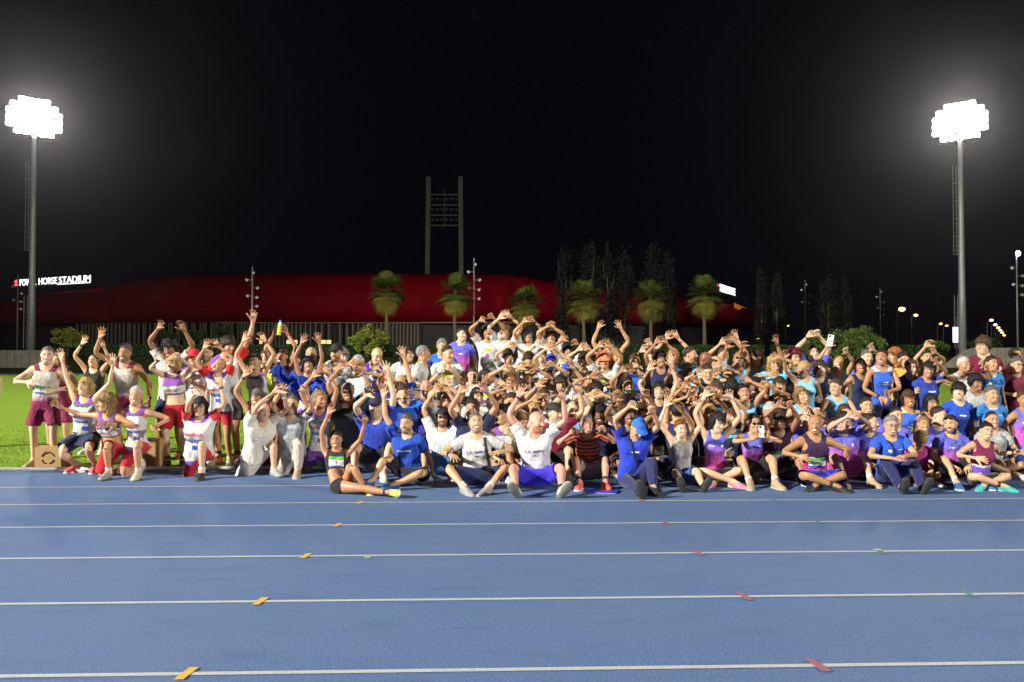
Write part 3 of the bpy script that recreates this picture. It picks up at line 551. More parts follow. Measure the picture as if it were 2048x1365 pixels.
def bush(px, py, rx, rz, label, m, Y=102.5, trunk=True, dens=1.):
    c = at(px, py, Y); rx, rz = rx * Y / FPX, rz * Y / FPX; t = empty('bush', (c[0], Y, 2.)); h = c[2] - 2.; mb = MB(); r = random.Random(int(px))
    for k in range(5): q = (r.uniform(-1, 1) * rx * .5, r.uniform(-1, 1) * rx * .4, h + r.uniform(-.2, .5) * rz); mb.tube([(r.uniform(-.1, .1), 0, -.1), (q[0] * .3, q[1] * .3, h * .5), q], [.14, .09, .03], 7)
    obj('trunk', mb.mesh('trunk', True), m_bark, t)
    def f(r, n):
        K = 26; cc = r.normal(size=(K, 3)); cc /= np.linalg.norm(cc, axis=1, keepdims=True); cc *= r.uniform(.45, .85, (K, 1)); w = r.randint(0, K, n); d = r.normal(size=(n, 3)); d /= np.linalg.norm(d, axis=1, keepdims=True); P = cc[w] + d * (r.uniform(.12, .38, (n, 1)) * (.6 + .6 * ((w * 7 % 5) / 5.))[:, None]); P = P[P[:, 2] > -.75]; return P * np.array([rx, rx, rz]) + np.array([0, 0, h])
    obj('crown', leaf_cloud('crown', f, int(4200 * dens), .16, int(px)), m, t); tag(t, label, 'bush'); return t
bush(135, 676, 37, 25, 'small yellow-green flat-topped bush beside the left flood mast', m_bush); bush(735, 683, 40, 33, 'bright yellow-green round bush behind the bald man in purple singlet', m_bush)
bush(1634, 692, 30, 28, 'smaller dark green round bush at right, left of the biggest one', m_bush2, 103); bush(1708, 690, 56, 40, 'biggest round green bush, right of the dark smaller one', m_bush2, 102, dens=1.7); bush(1868, 702, 34, 20, 'low dark green bush left of the right concrete wall', m_bush2, 103.2)
for px, rx, h, lab in ((445, 26, 22, 'dark shrub standing against the pale slatted facade, widest of the row'), (375, 14, 14, 'small dark shrub left of the widest dark shrub'), (330, 24, 10, 'low dark shrub leftmost before the slatted facade'), (402, 16, 10, 'low dark shrub beside the widest one'), (1960, 40, 14, 'low dark scrub behind the right concrete wall')): bush(px, 672 if px < 1000 else 690, rx, h, lab, m_hedge, 118)
m_conc = mat('concrete_panel', lambda: cmix(noise(1.1, coord(), 6, .65).ss(.3, .75), (.40, .37, .29), (.27, .25, .2)), .85, lambda: (noise(9, coord(), 4, .6), .25, .04))
def wall(px0, px1, slope, label):                                  # precast panels, the end towards the field cut on a slope
    Y = 99.5; t = empty('concrete_wall', (hx((px0 + px1) / 2, Y), Y, 0)); n = 14; cx = t.location.x
    for k in range(n):
        a, b = px0 + (px1 - px0) * k / n, px0 + (px1 - px0) * (k + 1) / n; top = lambda p: 1.57 + .06 + (720 - (702 if not slope[2] else 697) - max(0, min(1, (p - slope[0]) / (slope[1] - slope[0]))) * 40) * Y / FPX
        xa, xb = hx(a, Y) - cx + .03, hx(b, Y) - cx - .03; za, zb = max(.15, top(a)), max(.15, top(b)); v = [(x, y, z) for x, zt in ((xa, za), (xb, zb)) for y in (-.1, .1) for z in (-.1, zt)]; q = MB(); q.add(v, [(0, 1, 3, 2), (4, 6, 7, 5), (0, 4, 5, 1), (2, 3, 7, 6), (0, 2, 6, 4), (1, 5, 7, 3)]); obj('panel', q.mesh('panel'), m_conc, t)
    tag(t, label, 'wall')
wall(-60, 150, (92, 150, 0), 'pale concrete panel wall at the left, sloping down to the right'); wall(1878, 2110, (1936, 1878, 1), 'pale concrete panel wall at the right, sloping down to the left')
# ---------------------------------------------------------------- flood towers
m_steel = mat('galvanised_steel', lambda: cmix(noise(2, coord(), 4), (.30, .31, .29), (.42, .43, .40)), .5, metal=.35); m_dark = mat('dark_metal', (.04, .04, .045), .5, metal=.5)
m_lens = mat('flood_lens', (.8, .8, .8), .3, emit=(1, .98, .95), es=60); m_lens.cycles.emission_sampling = 'NONE'
def disc(n, r0, r1, d):
    m = MB(); v = [(math.cos(i * 6.28319 / n) * r, y, math.sin(i * 6.28319 / n) * r) for r, y in ((r0, 0), (r1, d)) for i in range(n)]; m.add(v, [(i, (i + 1) % n, n + (i + 1) % n, n + i) for i in range(n)] + [tuple(range(n, 2 * n))]); return m
hb = MB(); hb.add([(x, 0, z) for x, z in ((-.43, -.36), (.43, -.36), (.43, .36), (-.43, .36))] + [(x, .4, z) for x, z in ((-.25, -.2), (.25, -.2), (.25, .2), (-.25, .2))], [(0, 1, 5, 4), (1, 2, 6, 5), (2, 3, 7, 6), (3, 0, 4, 7), (4, 5, 6, 7)]); hous = hb.mesh('lamp_housing'); mb = MB(); mb.add([(math.copysign(abs(math.cos(i * .31416)) ** .55, math.cos(i * .31416)) * .41, -.01, math.copysign(abs(math.sin(i * .31416)) ** .55, math.sin(i * .31416)) * .34) for i in range(20)], [tuple(range(20))[::-1]]); lens = mb.mesh('lamp_lens')
def tower(x, y, zl, power, label, aim):
    t = empty('flood_tower', (x, y, 0)); zb = 2.0 if y > 50 else 0; m = MB(); m.tube([(0, 0, zb - .3), (0, 0, 10), (0, 0, 20), (0, 0, zl - 1.5)], [.46, .40, .33, .27], 16); obj('mast', m.mesh('mast', True), m_steel, t); f = nrm(np.array(aim) - np.array((x, y, zl)))
    ya = math.atan2(-f[0], f[1]) + math.pi; R = Matrix.Rotation(ya, 4, 'Z')         # heads face local -Y
    if y > 50:
        for z0, z1 in ((zl - 16, zl - 5), (3, 9.5)):
            m = MB(); n = int((z1 - z0) / .55)
            for dx in (-.95, -.55): m.tube([(dx, 0, z0), (dx, 0, z1)], .03, 5)
            for k in range(n): m.tube([(-.95, 0, z0 + k * .55), (-.55, 0, z0 + k * .55)], .015, 4)
            for k in range(0, n, 4): m.tube([(-.95, 0, z0 + k * .55), (-1.0, -.3, z0 + k * .55), (-.5, -.3, z0 + k * .55), (-.55, 0, z0 + k * .55)], .012, 4); m.tube([(-.55, 0, z0 + k * .55), (0, 0, z0 + k * .55)], .015, 4)
            obj('cage_ladder', m.mesh('cage_ladder'), m_steel, t)
    fr = MB(); rows = [(-1.4, 5), (-.6, 7), (.2, 7), (1.0, 7), (1.8, 6), (2.5, 4)]
    for z, n in rows: fr.box((-n * .46, .32, z - .06), (n * .46, .44, z + .06), R)
    for xx in (-1.2, 1.2): fr.box((xx - .06, .34, -2), (xx + .06, .46, 2.9), R)
    fr.box((-2.5, -.2, -2.1), (2.5, .6, -2.0), R); fo = obj('head_frame', fr.mesh('head_frame'), m_dark, t); fo.location.z = zl
    rr = random.Random(int(x))
    for z, n in rows:
        for k in range(n):
            M = R @ Matrix.Translation(((k - (n - 1) / 2) * .87 + rr.uniform(-.03, .03), rr.uniform(-.1, .05), z + rr.uniform(-.03, .03))) @ Matrix.Rotation(rad(24), 4, 'X') @ Matrix.Rotation(rad(rr.uniform(-9, 9)), 4, 'Z'); M = Matrix.Translation((0, 0, zl)) @ M; h = obj('lamp', hous, m_dark, t, M); obj('lens', lens, m_lens, h)
    tag(t, label, 'floodlight', 'flood towers round the track')
    L = bpy.data.lights.new('flood_light', 'SPOT'); L.energy = power; L.spot_size = rad(102); L.spot_blend = 1.; L.shadow_soft_size = 1.6; L.color = (1, .945, .85); lo = bpy.data.objects.new('flood_light', L); COL.objects.link(lo); lo.parent = t
    lo.location = (f[0] * 1.2, f[1] * 1.2, zl + .6); lo.rotation_euler = Vector(f).to_track_quat('-Z', 'Y').to_euler()
tower(*FLOOD[0], 'flood tower behind the camera on the left', (-4, 30, 0)); tower(*FLOOD[1], 'flood tower behind the camera on the right', (4, 30, 0))
tower(*FLOOD[2], 'lit flood tower on a tall grey mast at the left', (-5, 30, 0)); tower(*FLOOD[3], 'lit flood tower on a tall grey mast at the right', (5, 30, 0))
# ---------------------------------------------------------------- stadium
def c_red(): p = coord('Object'); return cmix(noise(.25, p, 5, .6).ss(.3, .7), (.20, .001, .008), (.25, .002, .010))
m_red = mat('red_cladding', c_red, .62, lambda: (noise(.8, coord(), 4, .6, (1, 1, 3)), .15, .3), spec=.06); m_slat = mat('pale_slat', (.30, .27, .18), .7); m_wallg = mat('stadium_base', lambda: cmix(noise(.3, coord(), 4), (.05, .048, .045), (.09, .088, .08)), .85); m_pyl = mat('pylon_concrete', lambda: cmix(noise(.5, coord(), 5), (.22, .21, .16), (.17, .165, .125)), .85)
m_lit = mat('lit_letters', (.9, .9, 1), .4, emit=(.88, .9, 1), es=2.2); m_litr = mat('lit_red_logo', (.8, .1, .1), .4, emit=(1, .10, .12), es=2.5); m_orl = mat('lit_orange_band', (.6, .25, .05), .5, emit=(1, .30, .03), es=.3); m_warm = mat('lit_doorway', (.8, .6, .3), .5, emit=(1, .62, .25), es=1.2)
for q in (m_lit, m_litr, m_orl, m_warm): q.cycles.emission_sampling = 'NONE'
std = empty('stadium', (-36, 225, 0)); tag(std, 'stadium with a long curved dark red shell above a slatted base', 'stadium')
SA, SB = 101., 62.                       # half axes of the oval plan
def oval(t, k=1.): return SA * k * math.copysign(abs(math.cos(t)) ** .75, math.cos(t)), SB * k * math.copysign(abs(math.sin(t)) ** .75, math.sin(t))
prof = [(9.2, .965), (9.6, .985), (11.5, 1.0), (14, 1.004), (16, .995), (17.8, .975), (19, .945), (19.6, .90), (19.9, .8), (19.95, .6)]; NT = 160; V = []; F = []
for i in range(NT):
    t = i * 6.28319 / NT
    for z, k in prof: a, b = oval(t, k); V.append((a, b, 9.2 + (z - 9.2) * (1 - np.interp(abs(a) / SA, [0, .36, .5, .7, 1], [0, .02, .25, .36, .5]))))
n = len(prof)
for i in range(NT):
    for j in range(n - 1): a = i * n + j; b = ((i + 1) % NT) * n + j; F.append((a, b, b + 1, a + 1))
obj('red_shell', newmesh('red_shell', V, F), m_red, std)
V = []; F = []
for i in range(NT):
    for z in (0, 9.4): a, b = oval(i * 6.28319 / NT, .93); V.append((a, b, z))
for i in range(NT): a = 2 * i; b = 2 * ((i + 1) % NT); F.append((a, b, b + 1, a + 1))
obj('base_wall', newmesh('base_wall', V, F), m_wallg, std)
mb = MB(); mb.box((-.11, -.18, 4.2), (.11, .18, 9.15)); sl = mb.mesh('slat'); k = 0
for px in np.arange(155, 842, 7.6):                                 # slats before the base, left part of the facade
    X0 = hx(px, 166) + 20; lo_, hi_ = math.pi, 2 * math.pi
    tt = min(np.linspace(math.pi, 2 * math.pi, 600), key=lambda t: abs((px - 1024) / FPX - (oval(t, .965)[0] - 36) / (oval(t, .965)[1] + 225)) if oval(t)[1] < 0 else 9); a, b = oval(tt, .965); obj('slat', sl, m_slat, std, Matrix.Translation((a, b, 0)) @ Matrix.Rotation(.15 * math.sin(px), 4, 'Z'))
mb = MB(); mb.box((-30, -.3, 4.0), (34, .3, 4.3)); mb.box((-30, -.3, 9.0), (34, .3, 9.25)); o = obj('slat_rail', mb.mesh('slat_rail'), m_slat, std); o.location = (6, -SB * .965 + .5, 0)
for px, wd, col_ in ((575, 3, 1), (590, 2, 1), (640, 5, 1), (655, 3, 1), (520, 2, 1)):
    mb = MB(); mb.box((-wd * .05, -.1, 0), (wd * .22, .1, .7)); c = at(px, 688, 155); o = obj('lit_doorway', mb.mesh('lit_doorway'), m_warm, std); o.location = (c[0] + 36, c[1] - 225, c[2])
def sign(word, px0, py0, px1, py1, Y0, Y1, hpx, label, sub):
    a, b = at(px0, py0, Y0), at(px1, py1, Y1); t = empty('roof_sign', tuple((a + b) / 2)); d = b - a; L = np.linalg.norm(d); ux = nrm(d); R = Matrix(((ux[0], ux[1], 0, 0), (ux[1], -ux[0], 0, 0), (ux[2], 0, 1, 0), (0, 0, 0, 1))); R = Matrix.Rotation(math.atan2(d[1], d[0]), 4, 'Z') @ Matrix.Rotation(-math.asin(d[2] / L), 4, 'Y') @ Matrix.Rotation(math.pi / 2, 4, 'X'); h = hpx * (Y0 + Y1) / 2 / FPX
    w0 = L * .1; lay = [(q, L * u0, L * u1, bold) for q, u0, u1, bold in word]
    for q, u0, u1, bold in lay:
        Vt, Ft = text_mesh(q, 1, 3, .06, bold); Vt = Vt.copy(); Vt[:, 0] = (Vt[:, 0] - Vt[:, 0].min()) / (np.ptp(Vt[:, 0])) * (u1 - u0) + u0 - L / 2; Vt[:, 1] = (Vt[:, 1] - Vt[:, 1].min()) / np.ptp(Vt[:, 1]) * h; o = obj('lettering', newmesh('lettering', Vt, Ft), m_lit, t, R); o.data.polygons.foreach_set('use_smooth', [False] * len(o.data.polygons))
    m = MB()
    for z0 in (0, h * .52): m.add([(-L / 2, z0 + h * .1, .05), (-L / 2 + w0 * .55, z0, .05), (-L / 2 + w0 * .75, z0 + h * .25, .05), (-L / 2 + w0 * .3, z0 + h * .45, .05)], [(0, 1, 2, 3)])
    obj('red_emblem', m.mesh('red_emblem'), m_litr, t, R); m = MB(); m.box((-L / 2, -h * .32, -.1), (L / 2 + .5, -h * .2, .5)); obj('sign_rail', m.mesh('sign_rail'), m_pyl, t, R)
    for k in range(6): m = MB(); m.tube([(-L / 2 + L * (k + .5) / 6, -h * .2, -.2), (-L / 2 + L * (k + .5) / 6, h, -.2)], .05, 5); obj('sign_post', m.mesh('sign_post'), m_dark, t, R)
    if sub: m = MB(); m.box((L * .08, -h * .16, 0), (L / 2, -h * .05, .1)); obj('small_line', m.mesh('small_line'), m_lit, t, R)
    tag(t, label, 'sign', 'lit signs on the stadium roof')
sign([('POWER', .08, .30, .0), ('HORSE', .335, .575, .0), ('STADIUM', .60, 1.0, .0)], 28, 573, 181, 564, 177, 168, 13.5, 'lit white stadium sign reading POWER HORSE STADIUM at the left', 1)
sign([('POWER', .14, .50, .02), ('HORSE', .55, .98, .02)], 1434, 582, 1471, 592, 168, 190, 15, 'lit white sign curving round the right end of the roof', 0)
mb = MB(); a, b = at(1468, 616, 176), at(1494, 626, 200); mb.add([a, b, b + (0, 0, 1.1), a + (0, 0, 1.1)], [(0, 1, 2, 3)]); o = obj('orange_band', mb.mesh('orange_band'), m_orl, None); o.parent = std; o.matrix_parent_inverse = std.matrix_basis.inverted()
def pylon(px0, px1, pyt, pyb, Y, label, dim=0):
    c = at((px0 + px1) / 2, pyb, Y); t = empty('stadium_pylon', (c[0], Y, 0)); H = at(0, pyt, Y)[2]; sp = (px1 - px0) / 2 * Y / FPX
    for s in (-1, 1): m = MB(); m.box((s * sp - .55, -.9, 0), (s * sp + .55, .9, H)); m.v = [(x + (s * .45 if z < 1 else 0) + (0), y, z) for x, y, z in m.v]; obj('column', m.mesh('column'), m_pyl, t)
    z1 = H - 4.6 * Y / 205 * 1.0
    for k in range(4): m = MB(); m.box((-sp, -.3, z1 - k * 2.6), (sp, .3, z1 - k * 2.6 + .28)); obj('cross_beam', m.mesh('cross_beam'), m_pyl, t)
    m = MB(); m.tube([(0, -.2, z1 - 8), (0, -.2, z1 + 1.5)], .1, 6); obj('centre_post', m.mesh('centre_post'), m_pyl, t)
    for k in range(3):
        for q in range(6): m = MB(); m.box((-.35, -.5, -.3), (.35, 0, .3)); obj('dark_lamp', m.mesh('dark_lamp'), m_dark, t, Matrix.Translation(((q - 2.5) * sp * .3, -.3, z1 - k * 2.6 - 1.1)))
    tag(t, label, 'pylon', 'unlit concrete floodlight pylons of the stadium')
pylon(857, 921, 355, 560, 205, 'tall H-shaped concrete pylon rising above the middle of the stadium'); pylon(1185, 1214, 484, 560, 330, 'faint twin-column pylon far behind the tall dark poplars')
# ---------------------------------------------------------------- palms, poplars, lamp poles, street lights
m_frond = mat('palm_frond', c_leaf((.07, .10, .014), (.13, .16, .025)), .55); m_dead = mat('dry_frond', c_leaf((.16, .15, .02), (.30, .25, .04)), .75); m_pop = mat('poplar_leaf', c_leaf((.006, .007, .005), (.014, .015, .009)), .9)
def fronds(n, dead, seed, R):
    r = np.random.RandomState(seed); V = []; F = []
    for i in range(n):
        az = r.uniform(0, 6.28); el = rad(r.uniform(-20, 85)) if not dead else rad(r.uniform(-86, -18)); L = R * r.uniform(.5, 1.1) * (1 if not dead else .95); d = np.array((math.cos(az) * math.cos(el), math.sin(az) * math.cos(el), math.sin(el))); sd = nrm(np.cross(d, (0, 0, 1))); drop = L * (.22 if not dead else .08)
        st = [d * L * u + np.array((0, 0, -drop * u ** 2.2)) for u in (0, .3, .52)]; n0 = len(V); V += [st[0] - sd * .03, st[0] + sd * .03, st[2] + sd * .03, st[2] - sd * .03]; F.append((n0, n0 + 1, n0 + 2, n0 + 3)); up = np.cross(sd, d)
        for k in range(15):                                          # fan of leaflets, tips hanging
            a = rad(-75 + 150 * k / 14); dv = nrm(d * math.cos(a) + sd * math.sin(a)); l = L * .5 * (.75 + .25 * math.cos(a)); p = st[2]; q = p + dv * l * .55; e = p + dv * l + np.array((0, 0, -l * (.28 if not dead else .1))) ; wv = nrm(np.cross(dv, up)) * .05; n0 = len(V); V += [p, q + wv, e, q - wv]; F.append((n0, n0 + 1, n0 + 2, n0 + 3))
    return newmesh('fronds', np.array(V), np.array(F))
pm = [(fronds(80, 0, s, 3.0), fronds(130, 1, s + 50, 3.3)) for s in range(3)]
for i, (px, pt, lab) in enumerate(((775, 545, 'leftmost fan palm before the red stadium, tallest crown'), (912, 548, 'fan palm under the tall concrete pylon'), (1050, 568, 'shortest fan palm, third from the left'), (1170, 560, 'fan palm left of the dark poplars, fourth from left'), (1301, 560, 'fan palm before the dark poplars, fifth from left'), (1409, 552, 'rightmost fan palm, beside the lit sign on the roof end'))):
    Y = 106 + (i * 37 % 5) * .5; top = at(px, pt, Y)[2]; x = at(px, pt, Y)[0]; t = empty('palm_tree', (x, Y, 2.05)); H = top - 2.05 - 2.3; m = MB(); bx_ = random.uniform(-.3, .3); m.tube([(bx_ * .0, 0, -.2), (bx_ * .5, 0, H * .35), (bx_, 0, H * .7), (0, 0, H)], [.34, .24, .21, .24], 12)
    obj('trunk', m.mesh('trunk', True), m_bark, t); g, d = pm[i % 3]; M = Matrix.Translation((0, 0, H)) @ Matrix.Rotation(i * 1.3, 4, 'Z'); obj('green_fronds', g, m_frond, t, M); obj('dry_fronds', d, m_dead, t, Matrix.Translation((0, 0, H - .1)) @ Matrix.Rotation(i * .7, 4, 'Z')); tag(t, lab, 'palm', 'fan palms along the stadium')
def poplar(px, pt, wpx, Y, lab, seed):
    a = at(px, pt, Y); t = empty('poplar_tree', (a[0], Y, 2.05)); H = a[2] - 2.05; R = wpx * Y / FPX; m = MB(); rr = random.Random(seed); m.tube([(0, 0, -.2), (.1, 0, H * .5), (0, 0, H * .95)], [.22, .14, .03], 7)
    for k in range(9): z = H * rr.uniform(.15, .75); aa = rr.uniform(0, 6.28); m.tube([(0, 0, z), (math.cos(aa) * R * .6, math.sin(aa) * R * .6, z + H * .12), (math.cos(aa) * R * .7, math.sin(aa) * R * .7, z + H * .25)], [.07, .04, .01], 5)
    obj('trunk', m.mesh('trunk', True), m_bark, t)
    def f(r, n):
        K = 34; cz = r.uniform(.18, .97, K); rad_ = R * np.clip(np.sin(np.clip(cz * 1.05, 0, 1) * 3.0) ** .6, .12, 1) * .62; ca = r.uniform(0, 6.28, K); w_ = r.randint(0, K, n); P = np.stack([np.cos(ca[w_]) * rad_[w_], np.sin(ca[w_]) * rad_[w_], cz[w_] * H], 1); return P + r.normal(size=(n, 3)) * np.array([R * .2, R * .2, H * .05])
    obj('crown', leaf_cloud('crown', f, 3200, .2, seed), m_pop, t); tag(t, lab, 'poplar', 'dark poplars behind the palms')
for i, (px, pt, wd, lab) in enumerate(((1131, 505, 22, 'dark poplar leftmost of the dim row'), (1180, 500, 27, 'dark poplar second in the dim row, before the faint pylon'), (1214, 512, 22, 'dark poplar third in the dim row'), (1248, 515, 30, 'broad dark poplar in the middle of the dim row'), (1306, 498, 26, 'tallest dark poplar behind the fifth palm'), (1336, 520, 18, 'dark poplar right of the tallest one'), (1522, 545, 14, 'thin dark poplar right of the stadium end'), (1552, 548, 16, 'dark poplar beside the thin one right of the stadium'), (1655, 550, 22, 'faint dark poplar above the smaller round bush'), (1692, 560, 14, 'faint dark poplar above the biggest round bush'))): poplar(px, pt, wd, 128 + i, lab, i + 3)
mb = disc(10, .22, .1, .3); spot_me = mb.mesh('spot_head', True); m_spot = mat('pale_lamp_glass', (.75, .76, .78), .15, spec=.8)
m_cool = mat('lit_spot', (.8, .8, .9), .4, emit=(.75, .7, 1), es=25); m_sod = mat('lit_sodium', (.9, .6, .3), .4, emit=(1, .42, .12), es=9)
for q in (m_cool, m_sod): q.cycles.emission_sampling = 'NONE'
def lamp_pole(px, pt, Y, lab, lit=False):
    a = at(px, pt, Y); t = empty('lamp_pole', (a[0], Y, 2.05)); H = a[2] - 2.05; m = MB(); m.tube([(0, 0, -.2), (0, 0, H)], [.13, .09], 8); obj('pole', m.mesh('pole', True), m_steel, t); r = random.Random(int(px))
    for k, (dz, s) in enumerate(((.9 if not lit else .1, .2 if not lit else 0), (1.9, -1), (3., 1), (4.1, -.8), (4.3, .9), (5.5, .9))):
        h = obj('spot_head', spot_me, m_spot, t, Matrix.Translation((s * .75, -.2, H - dz)) @ Matrix.Rotation(s * .6, 4, 'Z') @ Matrix.Rotation(rad(25), 4, 'X')); m = MB(); m.tube([(0, 0, H - dz), (s * .7, -.1, H - dz)], .035, 5); obj('bracket', m.mesh('bracket'), m_steel, t)
        if lit and k == 0: m = MB(); m.add([(math.cos(i * .5236) * .34, -.1, math.sin(i * .5236) * .34) for i in range(12)], [tuple(range(12))[::-1]]); obj('lit_lens', m.mesh('lit_lens'), m_cool, t, Matrix.Translation((0, -.25, H)))
    tag(t, lab, 'lamp pole', 'poles with clusters of small spotlights')
for px, pt, Y, lab, lit in ((505, 533, 112, 'dark pole with small unlit spots above the raised hand at left', 0), (948, 516, 109, 'pale pole with small spots before the middle of the stadium', 0), (2033, 508, 108, 'pole at the right edge with one lit violet spot', 1), (1610, 560, 150, 'faint pole with small spots right of the stadium', 0), (1760, 575, 160, 'thin faint pole left of the orange street lights', 0), (36, 550, 130, 'thin dark pole at the left edge before the sign', 0)): lamp_pole(px, pt, Y, lab, lit)
def street(px, py, Y, r, lab):
    a = at(px, py, Y); t = empty('street_light', (a[0] - .9, Y, 0)); m = MB(); H = a[2]; m.tube([(0, 0, 0), (0, 0, H - .5), (.3, 0, H), (.9, 0, H + .1)], [.11, .07, .05, .04], 6); obj('pole', m.mesh('pole', True), m_steel, t); m = MB(); m.tube([(.6, 0, H + .12), (1.3, 0, H + .12)], .14, 8); obj('lamp_head', m.mesh('lamp_head'), m_dark, t)
    b = bmesh.new(); bmesh.ops.create_icosphere(b, subdivisions=2, radius=r); me = bpy.data.meshes.new('globe'); b.to_mesh(me); b.free(); obj('globe', me, m_sod, t, Matrix.Translation((.95, -.05, H)) @ Matrix.Diagonal((1.1, 1, .7, 1))); tag(t, lab, 'street light', 'orange street lights on the road at right')
for i, (px, py, Y, r, lab) in enumerate(((1803, 619, 170, .62, 'brightest orange street light, left of the right flood mast'), (1831, 631, 185, .42, 'orange street light just right of the brightest one'), (1881, 648, 230, .36, 'left one of a small close pair of orange street lights'), (1893, 652, 240, .36, 'right one of a small close pair of orange street lights'), (1921, 634, 180, .42, 'orange street light touching the right flood mast'), (1514, 678, 240, .42, 'single orange light low above the middle hedge'), (1576, 652, 300, .28, 'tiny orange light high right of the stadium'), (1982, 641, 190, .40, 'nearest light of the orange row receding at right'), (1990, 650, 215, .42, 'second light of the orange row receding at right'), (1996, 656, 245, .45, 'third light of the orange row receding at right'), (2000, 661, 275, .48, 'fourth light of the orange row receding at right'), (2004, 666, 310, .5, 'fifth light of the orange row receding at right'), (2008, 671, 350, .5, 'farthest light of the orange row receding at right'))): street(px, py, Y, r, lab)
c = at(1912, 670, 160); t = empty('lit_panel', (c[0], 160, 0)); m = MB(); m.box((-.55, -.15, c[2] - 1.5), (.55, .15, c[2] + 1.5)); obj('panel_face', m.mesh('panel_face'), m_lit, t); m = MB(); m.tube([(0, .1, 0), (0, .1, c[2])], .08, 6); obj('post', m.mesh('post'), m_dark, t); tag(t, 'small lit white panel left of the right flood mast', 'panel')
# ---------------------------------------------------------------- things among the group
m_card = mat('cardboard', lambda: cmix(noise(9, coord(), 4), (.40, .25, .11), (.30, .18, .075)), .85, lambda: (noise(60, coord(), 2, .5, (1, 1, 8)), .15, .004)); m_ink = mat('dark_print', (.07, .035, .02), .8)
def carton(px0, px1, pt, pb, D, lab, prt):
    a = ground((px0 + px1) / 2, pb); sc_ = a[1] / FPX; wd, h = (px1 - px0) * sc_, (pb - pt) * sc_; t = empty('cardboard_box', tuple(a + (0, D / 2, .004)))
    mb = MB(); mb.box((-wd / 2, -D / 2, 0), (wd / 2, D / 2, h)); me = mb.mesh('carton'); o = obj('carton', me, m_card, t); q = o.modifiers.new('b', 'BEVEL'); q.width = .006; q.segments = 2
    for s in (-1, 1): m = MB(); m.box((-wd / 2 + .003, -.002, -.003), (wd / 2 - .003, D / 2 - .01, .001), Matrix.Rotation(rad(4 * s), 4, 'X')); f = obj('flap', m.mesh('flap'), m_card, t, Matrix.Translation((0, 0, h + .006)) @ (Matrix.Rotation(math.pi, 4, 'Z') if s < 0 else Matrix.Identity(4)))
    if prt:
        m = MB(); R_ = h * .27
        for a0, a1 in ((20, 80), (100, 165), (200, 250), (285, 340)): m.tube([(math.cos(rad(u)) * R_ * 1.1, -D / 2 - .003, h * .5 + math.sin(rad(u)) * R_) for u in np.linspace(a0, a1, 7)], .011, 5)
        m.tube([(-.05, -D / 2 - .003, h * .8), (-.02, -D / 2 - .003, h * .72), (.02, -D / 2 - .003, h * .79), (.05, -D / 2 - .003, h * .7)], .009, 5); obj('printed_emblem', m.mesh('printed_emblem'), m_ink, t)
    tag(t, lab, 'box', 'cardboard boxes on the grass')
carton(69, 122, 896, 938, .3, 'cardboard box with a dark round print beside the standing man at left', 1); carton(284, 311, 882, 940, .3, 'plain tall cardboard box half hidden behind the kneeling woman at left', 0)
# ---------------------------------------------------------------- people: materials
def c_skin():
    r = xyz(attr('rest')); x, y, z = r; ax = x.abs(); tone = X(X.nt.nodes.new('ShaderNodeObjectInfo').outputs['Color']); hc = attr('hair_tone', 'OBJECT', 'Color'); beard = attr('beard', 'OBJECT', 'Fac'); op = attr('smile', 'OBJECT', 'Fac'); scalp = attr('scalp', 'OBJECT', 'Fac')
    v = attr('rest'); k = cmix(noise(9, v, 4).ss(.35, .7) * .35, tone, cmix(1., tone, (1, .72, .66), 'MULTIPLY')); front = y.lt(-.045)
    ck = ax.ell(.043, .03, z, 1.603, .024).ss(0, 1) * front; k = cmix(ck * .4, k, cmix(1., tone, (1, .58, .5), 'MULTIPLY'))
    bm = z.ss(1.60, 1.575) * z.gt(1.505) * y.ss(.0, -.03) * noise(160, v, 3).ss(.2, .6); mu = ax.ell(0, .034, z, 1.587, .010).ss(0, .4) * front
    k = cmix(X.m('MAXIMUM', bm, mu) * beard, k, hc); zh = X.m('MINIMUM', 1.668 - y * .62, 1.722) ; k = cmix((z - zh + (noise(90, v, 3) - .5) * .03).ss(-.016, .012) * ax.lt(.079) * scalp * z.gt(1.56), k, hc)
    lip = ax.ell(0, .027, z, 1.569, .0115).gt(0) * front; k = cmix(lip * .75, k, cmix(1., tone, (.85, .42, .40), 'MULTIPLY'))
    zz = z - 1.5675 - ax * ax * 9.; mo = (1. - (ax / .0235) * (ax / .0235) - (zz / (.0115 * op + .0005)) * (zz / (.0115 * op + .0005))).gt(0) * front * op.gt(.05)
    k = cmix(mo, k, (.05, .012, .012)); k = cmix(mo * zz.gt(-.0012) * ax.lt(.02), k, (.78, .74, .66))
    ey = ax.ell(.031, .0145, z, 1.6465, .0068).gt(0) * front; k = cmix(ax.ell(.031, .0165, z, 1.6485, .0092).gt(0) * front, k, cmix(1., tone, (.16, .11, .1), 'MULTIPLY')); k = cmix(ey, k, (.62, .58, .54)); k = cmix(ax.ell(.0305, .0062, z, 1.6468, .0066).gt(0) * ey, k, (.035, .018, .01))
    br = ax.ell(.033, .020, z - ax * .0, 1.6695, .0048).gt(0) * front; return cmix(br * .85, k, cmix(1., hc, (.55, .55, .55), 'MULTIPLY'))
m_skin = mat('skin', c_skin, .48, lambda: (noise(220, attr('rest'), 3, .6), .12, .002), spec=.45)
m_hair = mat('hair', lambda: cmix(noise(70, coord('Object'), 4, .7, (1, 1, .18)).ss(.32, .7), cmix(1., X(X.nt.nodes.new('ShaderNodeObjectInfo').outputs['Color']), (.45, .42, .4), 'MULTIPLY'), cmix(1., X(X.nt.nodes.new('ShaderNodeObjectInfo').outputs['Color']), (1.35, 1.3, 1.25), 'MULTIPLY')), .5, lambda: (noise(110, coord('Object'), 4, .7, (1, 1, .15)), .9, .012), spec=.35)
